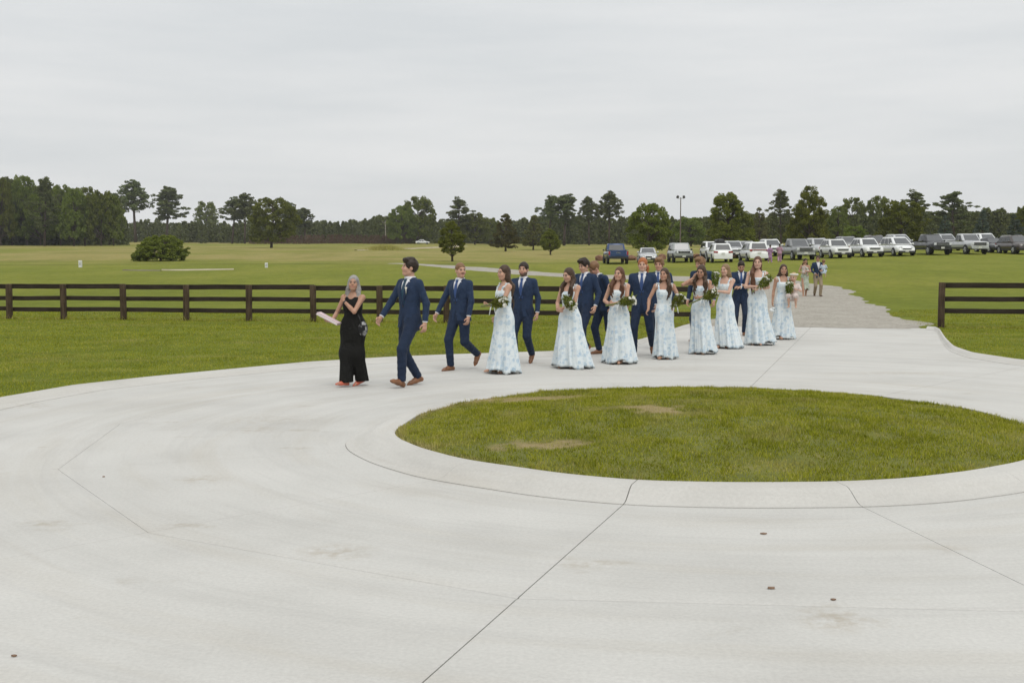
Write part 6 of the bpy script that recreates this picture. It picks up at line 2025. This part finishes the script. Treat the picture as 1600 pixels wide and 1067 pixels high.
# mustached man
b = Body('m', head=(62, 0, 0), arms={-1: ((-.34, -.20, .93), (-.4, .8, -.1)), 1: ((.26, -.10, .90), (.4, .7, 0))},
         legs={-1: (-.09, -.14, 0, 0, -8), 1: (.09, .34, .06, -48, 6)})
suit_man(719, 578, 1.77, -36, 'groomsman with a mustache looking back over his shoulder, blue tie', b, 'light', 'sand', 'crop', stache=True, h=.0100)
# bearded man behind the first bridesmaid
b = Body('m', head=(6, 0, 0), arms={1: ((.27, -.02, .90), (.3, .8, 0)), -1: hang(-1)}, legs=walk(-1, .18))
suit_man(818, 568, 1.77, -24, 'groomsman with a full dark beard behind the first bridesmaid', b, 'light', 'dark', 'short', beard=.8)
# dark-haired man
b = Body('m', head=(-8, 14, 0), arms={1: ((.28, -.06, .92), (.3, .8, 0)), -1: hang(-1)}, legs=walk(1, .16))
suit_man(914, 556, 1.83, -42, 'dark-haired groomsman looking down behind the second bridesmaid', b, 'light', 'dark', 'quiff')
# bowing man
b = Body('m', lean=(.02, -.17), head=(-4, 34, 8), arms={-1: ((-.13, -.38, 1.53), (-.6, .1, -.6)), 1: hang(1, -.05)}, legs={-1: (-.09, -.05, 0, 0, -6), 1: (.06, .34, .0, -30, 6)}, hands={-1: ((.2, .1, .9), (.3, 1, 0), 30)})
suit_man(944, 553, 1.80, -58, 'sandy-haired groomsman bending forward with a hand to his face', b, 'rosy', 'sand', 'short')
# ginger man
b = Body('m', head=(2, 0, 0), arms={1: ((.27, -.13, .93), (.5, .6, 0)), -1: hang(-1, -.05)}, legs={-1: (-.13, -.12, 0, 4, -6), 1: (.16, .22, .02, -34, 8)})
ging = suit_man(1003, 556, 1.84, -14, 'tall ginger-haired groomsman holding hands with a bridesmaid', b, 'fair', 'ginger', 'tied'); ging_wr = W(ging, b.wr[1]+Vector((.0, -.02, -.05)))
# curly man
b = Body('m', head=(2, 4, 0), arms={1: hang(1), -1: hang(-1)}, legs=walk(1, .16))
suit_man(1029, 545, 1.83, -22, 'curly-haired groomsman half hidden behind the bridesmaid holding hands', b, 'rosy', 'sand', 'curly')
# man behind the bridesmaid touching her hair
b = Body('m', lean=(0, -.04), head=(-20, 12, 0), arms={1: hang(1), -1: hang(-1, -.1)}, legs=walk(-1, .16))
suit_man(1096, 537, 1.84, -34, 'wavy-haired groomsman mostly hidden behind the bridesmaid touching her hair', b, 'rosy', 'sand', 'curly')
# man checking his watch
b = Body('m', lean=(0, -.02), head=(0, 26, 0), arms={1: ((-.04, -.27, 1.15), (.6, .3, -.5)), -1: ((.02, -.25, 1.20), (-.6, .3, -.5))}, legs={1: (.09, -.10, 0, 4, 4), -1: (-.10, .16, 0, -24, -4)}, hands={1: ((-.9, -.1, .1), (0, .6, -1), 40), -1: ((.9, -.1, .1), (0, .5, -1), 45)})
suit_man(1156, 524, 1.76, -4, 'dark-bearded groomsman looking down at his hands, blue tie', b, 'tan', 'dark', 'crop', beard=.55)

# bridesmaids
def maid(px, py, height, yaw, label, b, style, hairk='brown', skin='light', seed=1, hem=(.33, .30), drift=(0, .08), bq=None, blabel='', bsize=1.0, **kw):
    root = dress_woman(px, py, height, yaw, label, b, skin, hairk, style, seed=seed, hem=hem, drift=drift, **kw)
    if bq:
        bouquet(W(root, bq[0]), W(root, bq[1]), blabel, seed, bsize*.84*height/1.7)
    return root
leg_w = lambda l, s_=.055: walk(l, s_, toe=0, trail_pitch=-3, w=.065)
b = Body('f', drop=-.03, head=(10, 2, 0), arms={1: ((.03, -.28, 1.13), (.8, .3, -.5)), -1: hang(-1, -.05, .93, .24)}, legs={-1: (-.06, -.16, 0, 0, -6), 1: (.08, .02, 0, 0, 4)}, hands={1: ((-.6, -.7, .0), (-.5, .4, .6), 50)})
maid(788, 583, 1.74, -66, 'first bridesmaid in blue floral gown, long straight brown hair, looking back, sandal showing', b, 'long_back', 'brown', 'light', 1, (.285, .27), (.0, -.02),
     ((.25, -.18, 1.18), (-.04, -.40, 1.11)), 'white bouquet cradled by the first bridesmaid, in front of the bearded groomsman')
b = Body('f', drop=-.03, head=(-12, 13, 0), arms={1: ((-.03, -.22, 1.06), (.7, .3, -.5)), -1: ((-.10, -.22, 1.03), (-.6, .3, -.5))}, legs=leg_w(-1), hands={1: ((-.9, -.2, -.1), (0, .9, .3), 40), -1: ((.8, -.3, .0), (0, .9, .2), 40)})
maid(890, 575, 1.69, -38, 'second bridesmaid with long brown hair over her shoulders looking down', b, 'long', 'brown', 'light', 2, (.365, .33), (.03, .06),
     ((.19, -.26, 1.16), (.02, -.22, 1.30)), 'white bouquet hanging from the arm of the second bridesmaid')
b = Body('f', drop=-.03, head=(-4, 0, 4), arms={1: ((.0, -.24, 1.12), (.7, .3, -.5)), -1: ((-.10, -.22, 1.10), (-.6, .3, -.5))}, legs=leg_w(1), hands={1: ((-.9, -.2, 0), (0, .9, .3), 40), -1: ((.6, -.5, 0), (0, .9, .3), 40)})
maid(966, 568, 1.69, -26, 'third bridesmaid with wavy auburn hair beside the bending groomsman', b, 'long', 'auburn', 'light', 3, (.315, .29), (.02, .05),
     ((.27, -.20, 1.17), (-.14, -.30, 1.08)), 'white bouquet in front of the ginger-haired groomsman')
b = Body('f', drop=-.03, head=(-18, 0, 0), arms={-1: ((-.30, -.18, .98), (-.5, .6, -.2)), 1: ((.20, -.22, 1.05), (.7, .3, -.4))}, legs=leg_w(-1), hands={1: ((.1, -.7, -.6), (-1, .0, 0), 50), -1: ((-.5, -.3, -.8), (.6, 0, -.3), 45)})
maid(1037, 561, 1.66, -10, 'fourth bridesmaid, dark hair, holding hands with the ginger-haired groomsman', b, 'long_left', 'brown', 'tan', 4, (.225, .23), (.03, .05),
     ((.28, -.30, 1.17), (.15, -.30, 1.00)), 'white bouquet in the hand of the bridesmaid who holds hands')
b = Body('f', drop=-.03, lean=(0, -.02), head=(-6, 16, 8), arms={-1: ((-.13, -.16, 1.52), (-.8, .0, -.7)), 1: ((.02, -.25, 1.14), (.7, .3, -.5))}, legs=leg_w(1), hands={-1: ((.3, .0, .9), (1, .2, 0), 35), 1: ((-.8, -.4, -.1), (0, .9, .3), 45)})
maid(1094, 553, 1.71, -18, 'fifth bridesmaid with long dark hair raising a hand to her hair', b, 'long', 'brown', 'tan', 5, (.275, .26), (.06, .05),
     ((.24, -.20, 1.20), (-.20, -.34, 1.00)), 'white bouquet on the forearm of the bridesmaid touching her hair')
b = Body('f', drop=-.03, head=(-8, 2, 0), arms={-1: ((-.13, -.28, 1.27), (-.7, .3, -.5)), 1: ((-.06, -.29, 1.22), (.7, .2, -.6))}, legs=leg_w(-1), hands={1: ((-.5, -.3, .7), (-.5, .8, 0), 50), -1: ((.2, -.3, .9), (.7, .6, 0), 50)})
maid(1132, 544, 1.71, -34, 'blond bridesmaid smelling her raised bouquet', b, 'long_half', 'blond', 'fair', 6, (.285, .28), (.10, .04),
     ((-.10, -.30, 1.50), (-.09, -.30, 1.10)), 'white bouquet raised to the face of the blond bridesmaid', .95)
b = Body('f', drop=-.03, head=(-4, 0, 0), arms={1: ((.02, -.25, 1.14), (.8, .3, -.5)), -1: ((-.02, -.24, 1.19), (-.8, .3, -.4))}, legs=leg_w(1), hands={1: ((-.7, -.5, -.2), (0, .9, .3), 40), -1: ((.8, -.4, 0), (0, .8, -.3), 35)})
maid(1182, 539, 1.86, -12, 'tallest bridesmaid with very long wavy brown hair down one side', b, 'long_right', 'auburn', 'fair', 7, (.30, .285), (.08, .06),
     ((.17, -.24, 1.30), (-.10, -.30, 1.08)), 'white bouquet on the arm of the tallest bridesmaid')
b = Body('f', drop=-.03, head=(-6, 0, 3), arms={-1: hang(-1, -.02, .90, .25), 1: ((.12, -.28, 1.13), (.8, .2, -.5))}, legs=leg_w(-1, .10), hands={1: ((-.6, -.6, .1), (0, .6, .8), 30)})
carry = maid(1222, 530, 1.68, 2, 'last bridesmaid carrying a toddler on her hip', b, 'long_back', 'brown', 'tan', 8, (.29, .27), (.02, .04),
     ((.055, -.36, 1.26), (.03, -.33, .95)), 'white bouquet hanging below the toddler')
o = MB(); 
for k in range(7): o.ball((.03*math.cos(k*.9), .03*math.sin(k*.9), -.02*k*.5), (.035, .03, .03), 7, 5)
ps = o.build('white_corsage', M_ruffle, None, True); ps.location = W(carry, (-.26, -.04, .74)); tag(ps, 'small white ribbon bundle in the lowered hand of the last bridesmaid', 'ribbon')

# children carried by others: seated figures
def toddler(label, pos, yaw, scale, top_mat, hairk='toddler', head=(0, 0, 0), style='short', legs_mat=None, hairband=False, skin='fair', h=.014):
    b = Body('f', drop=0, head=head, arms={1: ((.16, -.26, 1.26), (.5, .3, -.5)), -1: ((-.10, -.24, 1.36), (-.5, .3, -.5))},
             legs={1: (.14, -.30, .52, 0, 10), -1: (-.14, -.30, .52, 0, -10)})
    root = empty('person', pos, R(yaw), scale/1.8); tag(root, label, 'person', 'children being carried')
    # infants have large heads: enlarge about the neck
    lo, hi = bounds(b); lo[2] = .3
    F = Field(lo, hi, h); put_body(F, b, True); V, Q = F.mesh()
    C_ = paint_body(V, b, SKIN[skin], (.3, .2, .12))
    V2, Q2 = hair(b, style, h)
    def big(V):
        V = V.copy(); m = sstep(1.50, 1.60, V[:, 2])[:, None]; piv = np.array([b.neck.x, b.neck.y, 1.52])
        return V*(1-m)+(piv+(V-piv)*1.55)*m
    put('body', big(V), Q, M_skin, root, C_); put('hair', big(V2), Q2, HAIR[hairk], root)
    F = Field((-.35, -.6, .5), (.35, .4, 1.5), h)
    F.stack(TF, .03, .035, .78, 1.44)
    for q in (1, -1):
        F.cone(b.sh[q], b.sh[q].lerp(b.el[q], .75), .075, .07, .04)
        F.cone(b.hip[q], b.kn[q], .12, .11, .05)
    V, Q = F.mesh(); put('outfit', V, Q, top_mat, root)
    if hairband:
        m = MB()
        for k in range(16):
            t = k/16*2*math.pi
            m.ball(b.neck+Vector((0, 0, .0))+Vector((.145*math.cos(t), -.02+.17*math.sin(t), .36)), .035, 6, 5)
        m.build('flower_crown', M_petal, root, True)
    return root
M_blush = cloth('blush_romper', (.66, .56, .52), .8)
M_ltblue = cloth('pale_blue_shirt', (.52, .61, .70), .8)
toddler('fair-haired toddler in a pale romper with a flower crown on the hip of a bridesmaid', W(carry, (.215, -.16, .46)), -22, .98, M_blush, hairband=True, head=(-14, 4, 0))

# the couple walking behind on the gravel
gp = 'guests walking up the gravel lane'
b = Body('f', drop=-.03, head=(14, 16, 0), arms={1: ((.05, -.26, 1.2), (.7, .3, -.5)), -1: ((-.10, -.26, 1.12), (-.7, .3, -.4))}, legs=leg_w(-1, .2))
mom = dress_woman(1257, 465, 1.70, -10, 'woman in a green floral midi dress cradling a baby on the gravel lane', b, 'tan', 'dark', 'long_back', .017, 31, (.215, .20), (0, .03), gp, M_green_floral, zhem=.34, sandals=False, straps=False)
toddler('baby in a pale wrap held against the woman in the green floral dress', W(mom, (-.06, -.22, .74)), 120, .80, cloth('cream_wrap', (.58, .50, .46)), 'sand', h=.022)
b = Body('m', head=(-18, 6, 0), arms={1: ((.10, -.30, 1.16), (.7, .3, -.5)), -1: ((-.16, -.20, 1.02), (-.6, .4, -.3))}, legs=walk(1, .16))
dad = suit_man(1277, 465, 1.80, 0, 'man in navy jacket and khaki trousers carrying a child on the gravel lane', b, 'tan', 'brown', 'short', h=.017, trouser_mat=M_khaki, shoe_mat=M_leatherd, group=gp, tie_on=False)
toddler('small child in a pale blue shirt carried by the man in khaki trousers', W(dad, (.19, -.20, .62)), 160, .95, M_ltblue, 'sand', h=.022)

# two guests in purple by the cars
def guest(px, Y, height, yaw, label, mat, st_, hat):
    b = Body('f', drop=-.03, head=(0, 6, 0), arms={1: ((.18, -.2, 1.05), (.6, .4, -.4)), -1: ((-.20, -.15, 1.0), (-.6, .4, -.4))}, legs=walk(st_, .14))
    root = person_root(px, 0, height, yaw, label, 'guests by the parked cars', Y=Y)
    make_flesh(b, root, 'deep', (.02, .015, .012), True, .022)
    V, Q = hair(b, 'curly', .02); put('hair', V, Q, HAIR['dark'], root)
    F = Field((-.5, -.5, 0), (.5, .5, 1.52), .02)
    F.stack(TF, .03, .035, .80, 1.44)
    for q in (1, -1):
        F.cone(b.sh[q], b.el[q], .065, .06, .03); F.cone(b.el[q], b.el[q].lerp(b.wr[q], .8), .06, .055, .02)
        F.cone(b.hip[q], b.kn[q], .115, .095, .04); F.cone(b.kn[q], b.an[q]+Vector((0, 0, .03)), .095, .085, .03)
    V, Q = F.mesh(); put('outfit', V, Q, mat, root)
    for q in (1, -1): shoe(b, q, root, plain('pale_shoe', (.55, .5, .48), .6), 'flat', .02)
guest(1202, 104, 1.58, 20, 'guest in a dark purple patterned outfit by the white minivan', M_purple, 1, False)
guest(1217, 104, 1.66, 160, 'guest in a pink and mauve outfit beside the grey pickup', M_pinkp, -1, False)
print('cast', time.time()-T0)
# ------------------------------------------------------------------ thin even haze in the air over the whole place
hz = MB().box((0, 300, 29.0), (3400, 3400, 62)).build('haze', None, None)
mh = bpy.data.materials.new('haze'); mh.use_nodes = True
hn = mh.node_tree.nodes; hn.clear()
vo = hn.new('ShaderNodeVolumePrincipled'); ho = hn.new('ShaderNodeOutputMaterial')
vo.inputs['Color'].default_value = (.93, .95, .97, 1)
vo.inputs['Density'].default_value = .00015
mh.node_tree.links.new(vo.outputs[0], ho.inputs['Volume'])
hz.data.materials.append(mh)
tag(hz, kind='stuff')
print('script', time.time()-T0)
